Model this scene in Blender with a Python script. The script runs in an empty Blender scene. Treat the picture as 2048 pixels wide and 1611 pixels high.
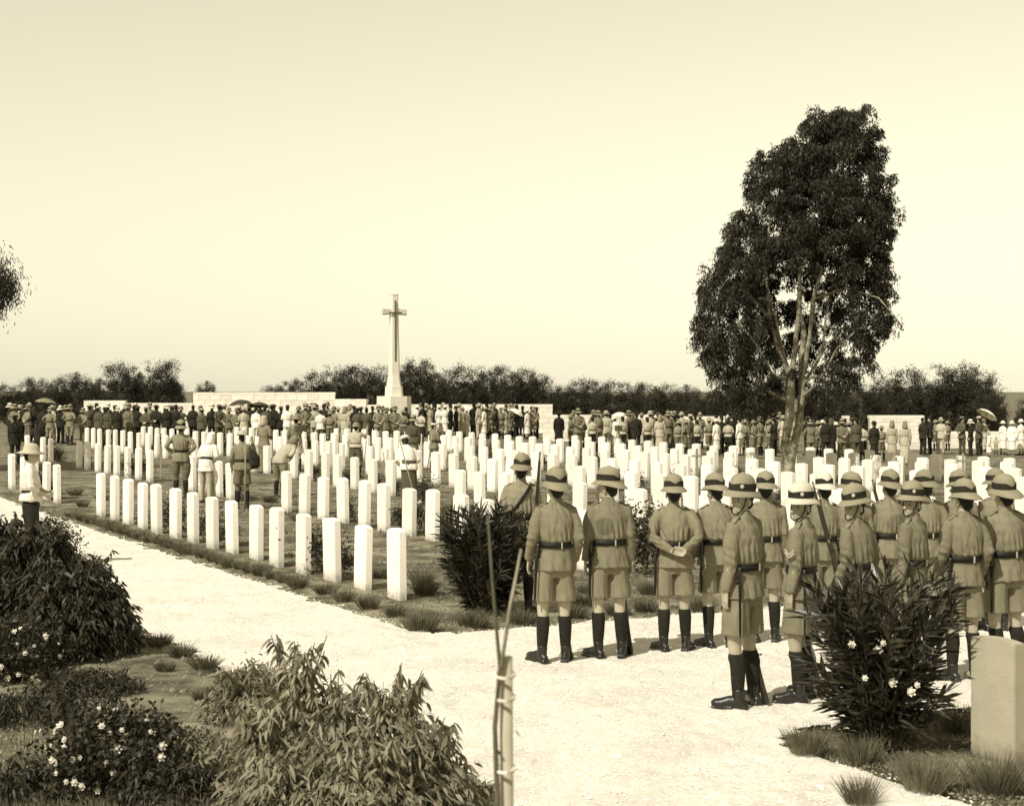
import bpy, bmesh, math, random
import numpy as np
from mathutils import Vector, Matrix, Euler, noise
R = math.radians
rng = np.random.default_rng(7)
random.seed(7)
scene = bpy.context.scene
col = scene.collection

# ------------------------------------------------------------------ camera
FPX, CAMH, YH = 3200.0, 2.58, 780.0            # focal length and horizon in photo pixels, eye height in metres
cam = bpy.data.cameras.new('camera'); cam.sensor_width = 36.0; cam.lens = 36.0 * FPX / 2048.0
cam.shift_y = -25.5 / 2048.0; cam.clip_end = 3000
cam.dof.use_dof = True; cam.dof.focus_distance = 22.0; cam.dof.aperture_fstop = 5.2
camo = bpy.data.objects.new('camera', cam); col.objects.link(camo)
camo.location = (0, 0, CAMH); camo.rotation_euler = (R(90), 0, 0)
scene.camera = camo

# ------------------------------------------------------------------ sky, sun, exposure
SUN_EL, SUN_AZ = 46.0, 217.0
world = bpy.data.worlds.new('World'); scene.world = world; world.use_nodes = True
nt = world.node_tree; nt.nodes.clear()
sky = nt.nodes.new('ShaderNodeTexSky'); sky.sky_type = 'NISHITA'; sky.sun_disc = False
sky.sun_elevation = R(SUN_EL); sky.sun_rotation = R(SUN_AZ)
sky.air_density = 2.7; sky.dust_density = 0.0; sky.ozone_density = 1.0
bw = nt.nodes.new('ShaderNodeRGBToBW'); nt.links.new(sky.outputs[0], bw.inputs[0])
tint = nt.nodes.new('ShaderNodeMix'); tint.data_type = 'RGBA'; tint.blend_type = 'MULTIPLY'; tint.inputs[0].default_value = 1
nt.links.new(bw.outputs[0], tint.inputs[6]); tint.inputs[7].default_value = (1.0, 0.925, 0.68, 1)
bg = nt.nodes.new('ShaderNodeBackground'); bg.inputs[1].default_value = 0.145
nt.links.new(tint.outputs[2], bg.inputs[0])
wo = nt.nodes.new('ShaderNodeOutputWorld'); nt.links.new(bg.outputs[0], wo.inputs[0])
sl = bpy.data.lights.new('sun', 'SUN'); sl.energy = 5.0; sl.angle = R(0.5); sl.color = (1.0, 0.975, 0.90)
slo = bpy.data.objects.new('sun', sl); col.objects.link(slo)
az = R(SUN_AZ)
to_sun = Vector((math.sin(az) * math.cos(R(SUN_EL)), math.cos(az) * math.cos(R(SUN_EL)), math.sin(R(SUN_EL))))
slo.rotation_euler = to_sun.to_track_quat('Z', 'Y').to_euler(); slo.location = (-10, -20, 30)
vs = scene.view_settings
vs.view_transform = 'Standard'; vs.look = 'None'; vs.gamma = 1.0; vs.exposure = 0.0; vs.use_curve_mapping = False

# ------------------------------------------------------------------ helpers
def tag(o, label=None, cat=None, group=None, kind=None):
    if label: o['label'] = label
    if cat: o['category'] = cat
    if group: o['group'] = group
    if kind: o['kind'] = kind
    return o
def link(name, me, parent=None, mat=None, loc=None, rot=None, scale=None):
    o = bpy.data.objects.new(name, me); col.objects.link(o)
    if parent is not None: o.parent = parent
    if mat is not None and me is not None:
        if len(me.materials) == 0: me.materials.append(mat)
        if me.materials[0] is not mat:
            o.material_slots[0].link = 'OBJECT'; o.material_slots[0].material = mat
    if loc is not None: o.location = loc
    if rot is not None: o.rotation_euler = rot
    if scale is not None: o.scale = scale if hasattr(scale, '__len__') else (scale,) * 3
    return o
def empty(name, loc=(0, 0, 0), rz=0, scale=1):
    o = bpy.data.objects.new(name, None); col.objects.link(o)
    o.location = loc; o.rotation_euler = (0, 0, rz); o.scale = (scale,) * 3; o.empty_display_size = 0.1
    return o
def mesh(name, v, f, smooth=False):
    me = bpy.data.meshes.new(name)
    me.from_pydata([tuple(map(float, p)) for p in v] if not isinstance(v, np.ndarray) else v.tolist(), [], f if not isinstance(f, np.ndarray) else f.tolist())
    if smooth: me.polygons.foreach_set('use_smooth', [True] * len(me.polygons))
    me.update(); return me
class MB:
    def __init__(s): s.v = []; s.f = []
    def add(s, v, f):
        n = len(s.v); s.v += [tuple(p) for p in v]; s.f += [tuple(i + n for i in q) for q in f]; return s
    def box(s, c, h, rz=0.0, taper=1.0):
        cx, cy, cz = c; hx, hy, hz = h; ca, sa = math.cos(rz), math.sin(rz); v = []
        for z, t in ((-hz, 1), (hz, taper)):
            for x, y in ((-hx, -hy), (hx, -hy), (hx, hy), (-hx, hy)):
                x *= t; y *= t; v.append((cx + x * ca - y * sa, cy + x * sa + y * ca, cz + z))
        return s.add(v, [(0, 3, 2, 1), (4, 5, 6, 7), (0, 1, 5, 4), (1, 2, 6, 5), (2, 3, 7, 6), (3, 0, 4, 7)])
    def tube(s, pts, rad, seg=8, xref=None):
        """closed tapered tube; a radius is a number or (rx, ry)"""
        pts = [Vector(p) for p in pts]; n = len(pts); v = []; f = []
        for i, p in enumerate(pts):
            t = (pts[min(i + 1, n - 1)] - pts[max(i - 1, 0)]).normalized()
            ref = Vector(xref) if xref else (Vector((1, 0, 0)) if abs(t.x) < 0.8 else Vector((0, 1, 0)))
            u = (ref - t * ref.dot(t)).normalized(); w = t.cross(u)
            r = rad[i] if hasattr(rad, '__len__') else rad
            rx, ry = r if hasattr(r, '__len__') else (r, r)
            for k in range(seg):
                a = 2 * math.pi * k / seg
                v.append(p + u * (rx * math.cos(a)) + w * (ry * math.sin(a)))
        for i in range(n - 1):
            for k in range(seg):
                k2 = (k + 1) % seg
                f.append((i * seg + k, i * seg + k2, (i + 1) * seg + k2, (i + 1) * seg + k))
        f.append(tuple(range(seg - 1, -1, -1))); f.append(tuple((n - 1) * seg + k for k in range(seg)))
        return s.add(v, f)
    def ell(s, c, r, seg=12, rings=8):
        v = [(c[0], c[1], c[2] - r[2])]; f = []
        for i in range(1, rings):
            ph = -math.pi / 2 + math.pi * i / rings
            for k in range(seg):
                a = 2 * math.pi * k / seg
                v.append((c[0] + r[0] * math.cos(ph) * math.cos(a), c[1] + r[1] * math.cos(ph) * math.sin(a), c[2] + r[2] * math.sin(ph)))
        v.append((c[0], c[1], c[2] + r[2])); top = len(v) - 1
        for k in range(seg):
            k2 = (k + 1) % seg
            f.append((0, 1 + k2, 1 + k)); f.append((top, top - seg + k, top - seg + k2))
            for i in range(rings - 2):
                f.append((1 + i * seg + k, 1 + i * seg + k2, 1 + (i + 1) * seg + k2, 1 + (i + 1) * seg + k))
        return s.add(v, f)
    def lathe(s, prof, seg=20, sx=1.0, sy=1.0, zf=None, rf=None):
        """prof: (r, z) rows, closed at both ends; zf / rf bend a row by its angle"""
        v = []; f = []; n = len(prof)
        for i, (r, z) in enumerate(prof):
            for k in range(seg):
                a = 2 * math.pi * k / seg
                rr = r + (rf(i, a) if rf else 0); zz = z + (zf(i, a) if zf else 0)
                v.append((rr * math.cos(a) * sx, rr * math.sin(a) * sy, zz))
        for i in range(n - 1):
            for k in range(seg):
                k2 = (k + 1) % seg
                f.append((i * seg + k, i * seg + k2, (i + 1) * seg + k2, (i + 1) * seg + k))
        f.append(tuple(range(seg - 1, -1, -1))); f.append(tuple((n - 1) * seg + k for k in range(seg)))
        return s.add(v, f)
    def rot(s, ang, i0=0, c=(0, 0)):
        ca, sa = math.cos(ang), math.sin(ang)
        for i in range(i0, len(s.v)):
            x, y, z = s.v[i]; x -= c[0]; y -= c[1]
            s.v[i] = (c[0] + x * ca - y * sa, c[1] + x * sa + y * ca, z)
    def mesh(s, name, smooth=False): return mesh(name, s.v, s.f, smooth)
    def build(s, name, mat, parent=None, smooth=False, **k): return link(name, s.mesh(name, smooth), parent, mat, **k)
def fuse(mb, name, voxel, it=3, disp=None):
    """one continuous skin over overlapping closed shapes"""
    me = mb.mesh(name); o = bpy.data.objects.new('tmp', me); col.objects.link(o)
    m = o.modifiers.new('r', 'REMESH'); m.mode = 'VOXEL'; m.voxel_size = voxel
    if it: m = o.modifiers.new('s', 'SMOOTH'); m.factor = 0.5; m.iterations = it
    dg = bpy.context.evaluated_depsgraph_get()
    out = bpy.data.meshes.new_from_object(o.evaluated_get(dg)); out.name = name
    bpy.data.objects.remove(o); bpy.data.meshes.remove(me)
    if disp:
        n = len(out.vertices); co = np.empty(n * 3, 'f'); no = np.empty(n * 3, 'f')
        out.vertices.foreach_get('co', co); out.vertex_normals.foreach_get('vector', no)
        co = co.reshape(-1, 3); no = no.reshape(-1, 3)
        dd = np.array([disp(p) for p in co], 'f')
        out.vertices.foreach_set('co', (co + no * dd[:, None]).ravel())
    out.polygons.foreach_set('use_smooth', [True] * len(out.polygons)); out.update()
    return out

def ground(x, y):                       # a photo pixel on flat ground -> metres
    Y = CAMH * FPX / (y - YH); return ((x - 1024) / FPX * Y, Y)
def G(x, y):                            # the far plots fall gently towards the right
    t = min(1, max(0, (y - 20) / 45)); return min(.12, max(-.40, -.028 * x * t * t * (3 - 2 * t)))
def at(x, Y): return ((x - 1024) / FPX * Y, Y)
TH = R(28.5); DV = Vector((-math.sin(TH), math.cos(TH))); NV = Vector((math.cos(TH), math.sin(TH))); P0 = Vector((-1.376, 19.657))
def AB(a, b): p = P0 + DV * a + NV * b; return (p.x, p.y)      # plot axes: a along the grave rows, b across them
def toAB(x, y): q = Vector((x, y)) - P0; return q.dot(DV), q.dot(NV)
def nth(i):
    w = ['', 'first', 'second', 'third', 'fourth', 'fifth', 'sixth', 'seventh', 'eighth', 'ninth', 'tenth', 'eleventh', 'twelfth']
    if i < len(w): return w[i]
    return f"{i}{'th' if 10 <= i % 100 <= 20 else {1: 'st', 2: 'nd', 3: 'rd'}.get(i % 10, 'th')}"

# ------------------------------------------------------------------ materials (a sepia print: every colour is one hue)
def sep(v): return (v, v * (0.875 + 0.06 * v), v * (0.50 + 0.36 * v))
MATS = {}
def mat(name, v, var=0.15, scale=8.0, rough=0.9, bump=0.0, bscale=60.0, v2=None, spec=0.25, transl=0.0, coord='Object', detail=4.0, nrough=0.5, ramp=(0.3, 0.7)):
    m = bpy.data.materials.new(name); m.use_nodes = True; t = m.node_tree; N = t.nodes; L = t.links
    p = N['Principled BSDF']; p.inputs['Roughness'].default_value = rough; p.inputs['Specular IOR Level'].default_value = spec
    tc = N.new('ShaderNodeTexCoord'); nz = N.new('ShaderNodeTexNoise'); nz.inputs['Scale'].default_value = scale; nz.inputs['Detail'].default_value = detail; nz.inputs['Roughness'].default_value = nrough
    L.new(tc.outputs[coord], nz.inputs['Vector'])
    rp = N.new('ShaderNodeValToRGB'); lo = v * (1 - var); hi = v * (1 + var) if v2 is None else v2
    rp.color_ramp.elements[0].position = ramp[0]; rp.color_ramp.elements[1].position = ramp[1]
    rp.color_ramp.elements[0].color = (*sep(lo), 1); rp.color_ramp.elements[1].color = (*sep(min(hi, 0.9)), 1)
    L.new(nz.outputs['Fac'], rp.inputs[0])
    src = rp.outputs[0]
    oi = N.new('ShaderNodeObjectInfo'); mr = N.new('ShaderNodeMapRange'); mr.inputs[3].default_value = 0.9; mr.inputs[4].default_value = 1.1
    L.new(oi.outputs['Random'], mr.inputs[0])
    mx = N.new('ShaderNodeMix'); mx.data_type = 'RGBA'; mx.blend_type = 'MULTIPLY'; mx.inputs[0].default_value = 1
    L.new(src, mx.inputs[6]); L.new(mr.outputs[0], mx.inputs[7]); L.new(mx.outputs[2], p.inputs['Base Color'])
    if bump:
        nb = N.new('ShaderNodeTexNoise'); nb.inputs['Scale'].default_value = bscale; nb.inputs['Detail'].default_value = 3
        L.new(tc.outputs[coord], nb.inputs['Vector']); b = N.new('ShaderNodeBump'); b.inputs['Strength'].default_value = bump; b.inputs['Distance'].default_value = 0.02
        L.new(nb.outputs['Fac'], b.inputs['Height']); L.new(b.outputs[0], p.inputs['Normal'])
    if transl:
        tr = N.new('ShaderNodeBsdfTranslucent'); L.new(mx.outputs[2], tr.inputs[0]); ms = N.new('ShaderNodeMixShader'); ms.inputs[0].default_value = transl
        L.new(p.outputs[0], ms.inputs[1]); L.new(tr.outputs[0], ms.inputs[2]); L.new(ms.outputs[0], N['Material Output'].inputs[0])
    MATS[name] = m; return m
mat('soil', 0.10, v2=0.27, var=0.3, scale=1.7, bump=1.0, bscale=18, detail=14, nrough=0.74, ramp=(0.41, 0.60))
mat('clod', 0.20, v2=0.30, var=0.3, scale=6)
mat('gravel', 0.74, v2=0.86, var=0.10, scale=26, bump=0.55, bscale=45)
mat('pebble', 0.80, var=0.08, scale=5, bump=0.3, bscale=40)
mat('stone', 0.82, var=0.07, scale=3, bump=0.12, bscale=40, detail=9)
mat('shaded_stone', 0.38, var=0.10, scale=5, bump=0.15, bscale=70, detail=12, nrough=0.7)  # grey base tone paints in shade on the corner headstone; mottling is grain
mat('wall_stone', 0.72, var=0.10, scale=2.5, bump=0.4, bscale=20)
mat('mortar_pale', 0.60, var=0.1, scale=4)
mat('mortar', 0.35, var=0.15, scale=6)
mat('cross_stone', 0.66, var=0.06, scale=2, bump=0.15, bscale=14)
mat('bronze', 0.10, var=0.2, scale=10, rough=0.45, spec=0.5)
mat('khaki', 0.180, var=0.16, scale=4, bump=0.10, bscale=220)
mat('khaki_light', 0.23, var=0.10, scale=9, bump=0.10, bscale=220)
mat('khaki_pale', 0.42, var=0.10, scale=9, bump=0.10, bscale=220)
mat('khaki_dark', 0.13, var=0.15, scale=9, bump=0.10, bscale=220)
mat('helmet_cloth', 0.235, var=0.08, scale=14, bump=0.15, bscale=120)
mat('helmet_white', 0.58, var=0.06, scale=14, bump=0.15, bscale=120)
mat('band', 0.022, var=0.25, scale=20)
mat('white_cloth', 0.74, var=0.08, scale=9, bump=0.1, bscale=150)
mat('grey_cloth', 0.085, var=0.12, scale=9, bump=0.1, bscale=200)
mat('mid_cloth', 0.16, var=0.12, scale=9, bump=0.1, bscale=200)
mat('dark_cloth', 0.022, var=0.25, scale=9, bump=0.2, bscale=80)
mat('black_cloth', 0.010, var=0.25, scale=9, bump=0.2, bscale=80)
mat('check_cloth', 0.16, v2=0.5, var=0.4, scale=22)
mat('sock', 0.016, var=0.3, scale=30, bump=0.4, bscale=150)
mat('boot', 0.014, var=0.3, scale=20, rough=0.38, spec=0.5)
mat('leather', 0.010, var=0.3, scale=20, rough=0.6, spec=0.25)
mat('skin', 0.38, var=0.10, scale=14, rough=0.6)
mat('skin_dark', 0.14, var=0.10, scale=14, rough=0.6)
mat('hair', 0.010, var=0.3, scale=40, rough=0.6)
mat('metal', 0.45, var=0.1, scale=20, rough=0.3, spec=0.6)
mat('gun_metal', 0.03, var=0.3, scale=20, rough=0.35, spec=0.5)
mat('wood', 0.30, var=0.25, scale=14, bump=0.4, bscale=60)
mat('rifle_wood', 0.03, var=0.3, scale=14, rough=0.5)
mat('wood_dark', 0.09, var=0.3, scale=14, bump=0.4, bscale=60)
mat('string', 0.7, var=0.1)
mat('bark', 0.17, v2=0.40, var=0.35, scale=6, bump=0.8, bscale=18)
mat('bark_dark', 0.10, var=0.35, scale=6, bump=0.8, bscale=18)
mat('leaf', 0.032, var=0.45, scale=1.6, rough=0.5, transl=0.15)
mat('leaf_far', 0.042, var=0.45, scale=0.9, rough=0.7, transl=0.15)
mat('leaf_pale', 0.095, var=0.40, scale=2.0, rough=0.7, transl=0.2)
mat('leaf_shrub', 0.042, var=0.40, scale=4, rough=0.5, transl=0.15)
mat('leaf_shrub_pale', 0.21, var=0.40, scale=4, rough=0.6, transl=0.2)
mat('leaf_oleander', 0.022, v2=0.060, var=0.4, scale=5, rough=0.38, transl=0.10, spec=0.4)
mat('grass', 0.10, v2=0.20, var=0.4, scale=2.5, rough=0.8, transl=0.2)
mat('plot_grass', 0.07, v2=0.16, var=0.4, scale=2.5, rough=0.8, transl=0.2)
mat('tuft', 0.10, v2=0.22, var=0.4, scale=6, rough=0.8, transl=0.2)
mat('petal', 0.75, var=0.1, scale=20, rough=0.7, transl=0.2)
mat('canvas_dark', 0.05, var=0.2, scale=6)
mat('canvas_mid', 0.20, var=0.2, scale=6)
mat('canvas_light', 0.65, var=0.1, scale=6)
M = MATS
for _n in ('stone', 'shaded_stone'):
    _t = M[_n].node_tree; _N = _t.nodes; _L = _t.links; _p = _N['Principled BSDF']; _src = _p.inputs['Base Color'].links[0].from_socket      # soil splashed up the foot of each stone
    _tc = _N.new('ShaderNodeTexCoord'); _sx = _N.new('ShaderNodeSeparateXYZ'); _L.new(_tc.outputs['Object'], _sx.inputs[0])
    _nz = _N.new('ShaderNodeTexNoise'); _nz.inputs['Scale'].default_value = 14; _L.new(_tc.outputs['Object'], _nz.inputs['Vector'])
    _ad = _N.new('ShaderNodeMath'); _ad.operation = 'MULTIPLY_ADD'; _ad.inputs[1].default_value = -.22; _L.new(_nz.outputs['Fac'], _ad.inputs[0]); _L.new(_sx.outputs['Z'], _ad.inputs[2])
    _mr = _N.new('ShaderNodeMapRange'); _mr.inputs[1].default_value = -.12; _mr.inputs[2].default_value = .06; _mr.inputs[3].default_value = .5; _mr.inputs[4].default_value = 1; _L.new(_ad.outputs[0], _mr.inputs[0])
    _mx = _N.new('ShaderNodeMix'); _mx.data_type = 'RGBA'; _mx.blend_type = 'MULTIPLY'; _mx.inputs[0].default_value = 1; _L.new(_src, _mx.inputs[6]); _L.new(_mr.outputs[0], _mx.inputs[7]); _L.new(_mx.outputs[2], _p.inputs['Base Color'])
def patches(name, scale, lo):           # broad worn patches over a surface
    t = M[name].node_tree; N = t.nodes; L = t.links; p = N['Principled BSDF']; src = p.inputs['Base Color'].links[0].from_socket
    tc = N.new('ShaderNodeTexCoord'); nz = N.new('ShaderNodeTexNoise'); nz.inputs['Scale'].default_value = scale; nz.inputs['Detail'].default_value = 6; nz.inputs['Distortion'].default_value = .6; L.new(tc.outputs['Object'], nz.inputs['Vector'])
    mr = N.new('ShaderNodeMapRange'); mr.inputs[1].default_value = .38; mr.inputs[2].default_value = .55; mr.inputs[3].default_value = lo; mr.inputs[4].default_value = 1; L.new(nz.outputs['Fac'], mr.inputs[0])
    x = N.new('ShaderNodeMix'); x.data_type = 'RGBA'; x.blend_type = 'MULTIPLY'; x.inputs[0].default_value = 1; L.new(src, x.inputs[6]); L.new(mr.outputs[0], x.inputs[7]); L.new(x.outputs[2], p.inputs['Base Color'])
patches('gravel', 1.3, .88); patches('soil', .5, .72)
def sweat(name, base, c, r):            # a damp patch on the back of a tunic
    m = M[base].copy(); m.name = name; t = m.node_tree; N = t.nodes; L = t.links; p = N['Principled BSDF']; src = p.inputs['Base Color'].links[0].from_socket
    tc = N.new('ShaderNodeTexCoord'); d = N.new('ShaderNodeVectorMath'); d.operation = 'DISTANCE'; d.inputs[1].default_value = c; L.new(tc.outputs['Object'], d.inputs[0])
    mr = N.new('ShaderNodeMapRange'); mr.inputs[1].default_value = r * .8; mr.inputs[2].default_value = r; mr.inputs[3].default_value = .68; mr.inputs[4].default_value = 1; L.new(d.outputs['Value'], mr.inputs[0])
    x = N.new('ShaderNodeMix'); x.data_type = 'RGBA'; x.blend_type = 'MULTIPLY'; x.inputs[0].default_value = 1; L.new(src, x.inputs[6]); L.new(mr.outputs[0], x.inputs[7]); L.new(x.outputs[2], p.inputs['Base Color']); M[name] = m
sweat('khaki_sweat', 'khaki', (-.075, -.15, 1.27), .10)
sweat('khaki_damp', 'khaki', (.04, -.16, 1.24), .13)

# ------------------------------------------------------------------ leaves
def quads_mesh(name, v, nq):
    me = bpy.data.meshes.new(name); n = len(v)
    me.vertices.add(n); me.vertices.foreach_set('co', np.asarray(v, 'f').ravel())
    me.loops.add(nq * 4); me.loops.foreach_set('vertex_index', np.arange(nq * 4, dtype='i'))
    me.polygons.add(nq); me.polygons.foreach_set('loop_start', np.arange(0, nq * 4, 4, dtype='i'))
    me.update(calc_edges=True); return me
def unit(a): return a / np.maximum(np.linalg.norm(a, axis=1, keepdims=True), 1e-6)
def leaf_quads(base, dirs, L, W, droop=0.0, two=False, g=None):
    """lance-shaped leaves: one folded diamond each, or two quads with a droop"""
    g = g or rng; n = len(base); dirs = unit(dirs); side = unit(np.cross(dirs, g.normal(size=(n, 3)))); L = np.broadcast_to(L, n)[:, None]; W = np.broadcast_to(W, n)[:, None]
    dn = np.zeros((n, 3)); dn[:, 2] = -1
    if not two:
        mid = base + dirs * L * 0.45 + dn * L * droop * 0.25; tip = base + dirs * L + dn * L * droop
        return np.stack([base, mid - side * W / 2, tip, mid + side * W / 2], 1).reshape(-1, 3)
    m1 = base + dirs * L * 0.35 + dn * L * droop * 0.12; m2 = base + dirs * L * 0.7 + dn * L * droop * 0.5; tip = base + dirs * L + dn * L * droop
    q1 = np.stack([base, m1 - side * W / 2, m1 + side * W * 0.0 + 0 * dn, m1 + side * W / 2], 1)
    q1 = np.stack([base - side * W * 0.08, m1 - side * W / 2, m1 + side * W / 2, base + side * W * 0.08], 1)
    q2 = np.stack([m1 - side * W / 2, m2 - side * W * 0.4, m2 + side * W * 0.4, m1 + side * W / 2], 1)
    q3 = np.stack([m2 - side * W * 0.4, tip - side * W * 0.03, tip + side * W * 0.03, m2 + side * W * 0.4], 1)
    return np.concatenate([q1, q2, q3], 0).reshape(-1, 3)
def leaves(name, base, dirs, L, W, droop=0.0, two=False, g=None):
    v = leaf_quads(base, dirs, L, W, droop, two, g); return quads_mesh(name, v, len(v) // 4)

# ------------------------------------------------------------------ ground, gravel paths
def hnoise(x, y): return 0.5 * noise.noise((x * 0.6, y * 0.6, 0.3)) + 0.5 * noise.noise((x * 2.1, y * 2.1, 5.3))
PW0, PW1 = -3.45, -0.95           # gravel path along the rows (b), and the cross path (a) on its right
PA0, PA1 = -8.35, -2.75
def on_path(a, b, m=0.0):
    w = 0.12 * noise.noise((a * 1.1, b * 1.1, 2.0)) + 0.07 * noise.noise((a * 4, b * 4, 7.0)) + m
    if PW0 - w < b < PW1 + w: return True
    if b >= PW1 - .4 and PA0 - w < a < PA1 + w:
        return True
    # rounded corners of the two beds
    for ca, cb, sa in ((PA1, PW1, 1), (PA0, PW1, -1)):
        da = (a - ca) * sa; db = b - cb
        if -.35 <= da < 0.5 and -.35 <= db < 0.5 and (db < 0 or da < 0 or (0.5 - da) ** 2 + (0.5 - db) ** 2 > 0.25): return True
    return False
xs = np.concatenate([[-2500, -600, -150, -60], np.arange(-32, 24, 0.33), [45, 120, 500, 2500]])
ys = np.concatenate([[-200, -30], np.arange(2, 92, 0.33), [110, 160, 400, 1000, 2600]])
v = []
for yy in ys:
    for xx in xs:
        z = 0.0
        if -31 < xx < 23 and 2 < yy < 91:
            a, b = toAB(xx, yy)
            z = 0.035 * hnoise(xx, yy) + 0.02
            if on_path(a, b, 0.12): z = -0.035
        v.append((xx, yy, z))
nx = len(xs); f = [(j * nx + i, j * nx + i + 1, (j + 1) * nx + i + 1, (j + 1) * nx + i) for j in range(len(ys) - 1) for i in range(nx - 1)]
tag(link('ground', mesh('ground', v, f, True), None, M['soil']), kind='structure')
def gravel_sheet(name, a0, a1, b0, b1, st):
    na = int((a1 - a0) / st); nb = int((b1 - b0) / st); idx = {}; v = []; f = []
    def vid(i, j):
        if (i, j) not in idx:
            a = a0 + i * st + random.uniform(-.3, .3) * st; b = b0 + j * st + random.uniform(-.3, .3) * st
            x, y = AB(a, b); idx[i, j] = len(v); v.append((x, y, 0.012 + random.uniform(-.008, .008)))
        return idx[i, j]
    for i in range(na):
        for j in range(nb):
            if on_path(a0 + (i + .5) * st, b0 + (j + .5) * st): f.append((vid(i, j), vid(i + 1, j), vid(i + 1, j + 1), vid(i, j + 1)))
    return mesh(name, v, f)
tag(link('gravel_path', gravel_sheet('gravel_path', -14, 24, -3.8, 16.0, 0.11), None, M['gravel']), kind='structure')
far = MB()
for i in range(22): far.add([(*AB(24 + 3 * i, PW0), .02), (*AB(24 + 3 * i, PW1), .02), (*AB(27 + 3 * i, PW1), .02), (*AB(27 + 3 * i, PW0), .02)], [(0, 1, 2, 3)])
far.build('far_gravel_path', M['gravel']); tag(bpy.data.objects['far_gravel_path'], kind='structure')
# loose crushed stone lying on the paths
pts = []
while len(pts) < 30000:
    a = random.uniform(-14, 14); b = random.uniform(-3.7, 9.0)
    if a > 0 and random.random() < a / 15: continue
    if on_path(a, b, 0.10): pts.append((*AB(a, b), random.uniform(0.006, 0.013) * (1 if random.random() < .95 else 1.8)))
pts = np.array(pts); n = len(pts); q = np.array([[1, 0, 0], [0, 1, 0], [-1, 0, 0], [0, -1, 0], [0, 0, 1.]])
rots = rng.uniform(0, 6.28, n); sc = rng.uniform(.6, 1.3, (n, 5, 3)); P = q[None] * sc * pts[:, 2][:, None, None]
cx, sx = np.cos(rots)[:, None], np.sin(rots)[:, None]
PX = P[:, :, 0] * cx - P[:, :, 1] * sx + pts[:, 0][:, None]; PY = P[:, :, 0] * sx + P[:, :, 1] * cx + pts[:, 1][:, None]; PZ = P[:, :, 2] * .75 + 0.012
V = np.stack([PX, PY, PZ], 2).reshape(-1, 3); F = []
for t in ((0, 1, 4), (1, 2, 4), (2, 3, 4), (3, 0, 4)): F.append(np.arange(n)[:, None] * 5 + np.array(t))
tag(link('loose_gravel', mesh('loose_gravel', V, np.concatenate(F)), None, M['pebble']), 'loose white crushed stone lying over the gravel paths', 'gravel', kind='stuff')

# clods and small stones on the bare beds
pts = []
while len(pts) < 9000:
    px = random.uniform(0, 2060); py = random.uniform(1060, 1640); x, y = ground(px, py); a, b = toAB(x, y)
    if not on_path(a, b, .02): pts.append((x, y, random.uniform(.006, .02) * (1 if random.random() < .9 else 1.8)))
pts = np.array(pts); n = len(pts); P = q[None] * rng.uniform(.6, 1.3, (n, 5, 3)) * pts[:, 2][:, None, None]
V = np.stack([P[:, :, 0] + pts[:, 0][:, None], P[:, :, 1] + pts[:, 1][:, None], P[:, :, 2] * .8 + np.array([.035 * hnoise(x, y) + .016 for x, y, _ in pts])[:, None]], 2).reshape(-1, 3)
tag(link('soil_clods', mesh('soil_clods', V, np.concatenate([np.arange(n)[:, None] * 5 + np.array(t) for t in ((0, 1, 4), (1, 2, 4), (2, 3, 4), (3, 0, 4))])), None, M['clod']), 'crumbs of dry soil on the flower beds', 'soil', kind='stuff')

# ------------------------------------------------------------------ cemetery walls
BLK = {}
def block_mesh(l, h):
    k = (round(l, 2), round(h, 2))
    if k not in BLK:
        m = MB(); e = 0.004; x, y, z = l / 2 - e, 0.05, h / 2 - e
        m.box((0, 0, 0), (x, y, z)); b = bmesh.new(); me = m.mesh('block'); b.from_mesh(me)
        bmesh.ops.bevel(b, geom=b.edges[:], offset=0.005, segments=1, affect='EDGES'); b.to_mesh(me); b.free(); BLK[k] = me
    return BLK[k]
def wall(name, x0, x1, Y0, Y1, hgt, label, mortar='mortar_pale', cop=0.14, course=0.26, thick=0.45):
    p0 = Vector(at(x0, Y0)); p1 = Vector(at(x1, Y1)); L = (p1 - p0).length; rz = math.atan2(p1.y - p0.y, p1.x - p0.x); c = (p0 + p1) / 2
    gz = G(c.x, c.y); hgt -= gz; t = empty(name, (c.x, c.y, gz), rz); tag(t, label, 'wall', 'cemetery boundary walls')
    MB().box((0, 0, hgt / 2 - 0.15), (L / 2 - .02, thick / 2 - 0.03, hgt / 2 + 0.15 - 0.02)).build('core', M[mortar], t)
    n = max(1, round(L / 1.2)); w = L / n
    for i in range(n):
        link('coping_stone', block_cop(w, thick + 0.1, cop), t, M['wall_stone'], loc=(-L / 2 + (i + .5) * w, 0, hgt + cop / 2 - 0.018))
    nr = max(1, round(hgt / course)); ch = hgt / nr
    for r in range(nr):
        bl = 0.62; k = max(1, round(L / bl)); bw_ = L / k; off = 0 if r % 2 else 0.5
        for i in range(k + (1 if off else 0)):
            xa = -L / 2 + (i - off) * bw_; xb = xa + bw_; xa = max(xa, -L / 2); xb = min(xb, L / 2)
            if xb - xa < 0.1: continue
            link('stone_block', block_mesh(xb - xa, ch), t, M['wall_stone'], loc=((xa + xb) / 2, -thick / 2 + random.uniform(-.012, .006), (r + .5) * ch - 0.02))
    return t
COP = {}
def block_cop(w, d, h):
    k = (round(w, 2), round(d, 2), round(h, 2))
    if k not in COP: COP[k] = MB().box((0, 0, 0), (w / 2 - .004, d / 2, h / 2)).mesh('coping_stone')
    return COP[k]
def zt(y, Y): return CAMH - (y - YH) * Y / FPX          # height of a pixel row at depth Y
wall('screen_wall', 388, 671, 92, 92, 2.34, 'tall white stone screen wall left of the memorial cross', course=0.34)
wall('stepped_wall', 672, 735, 92, 91.7, 1.95, 'short lower step of white wall directly left of the cross', course=0.33)
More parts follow.
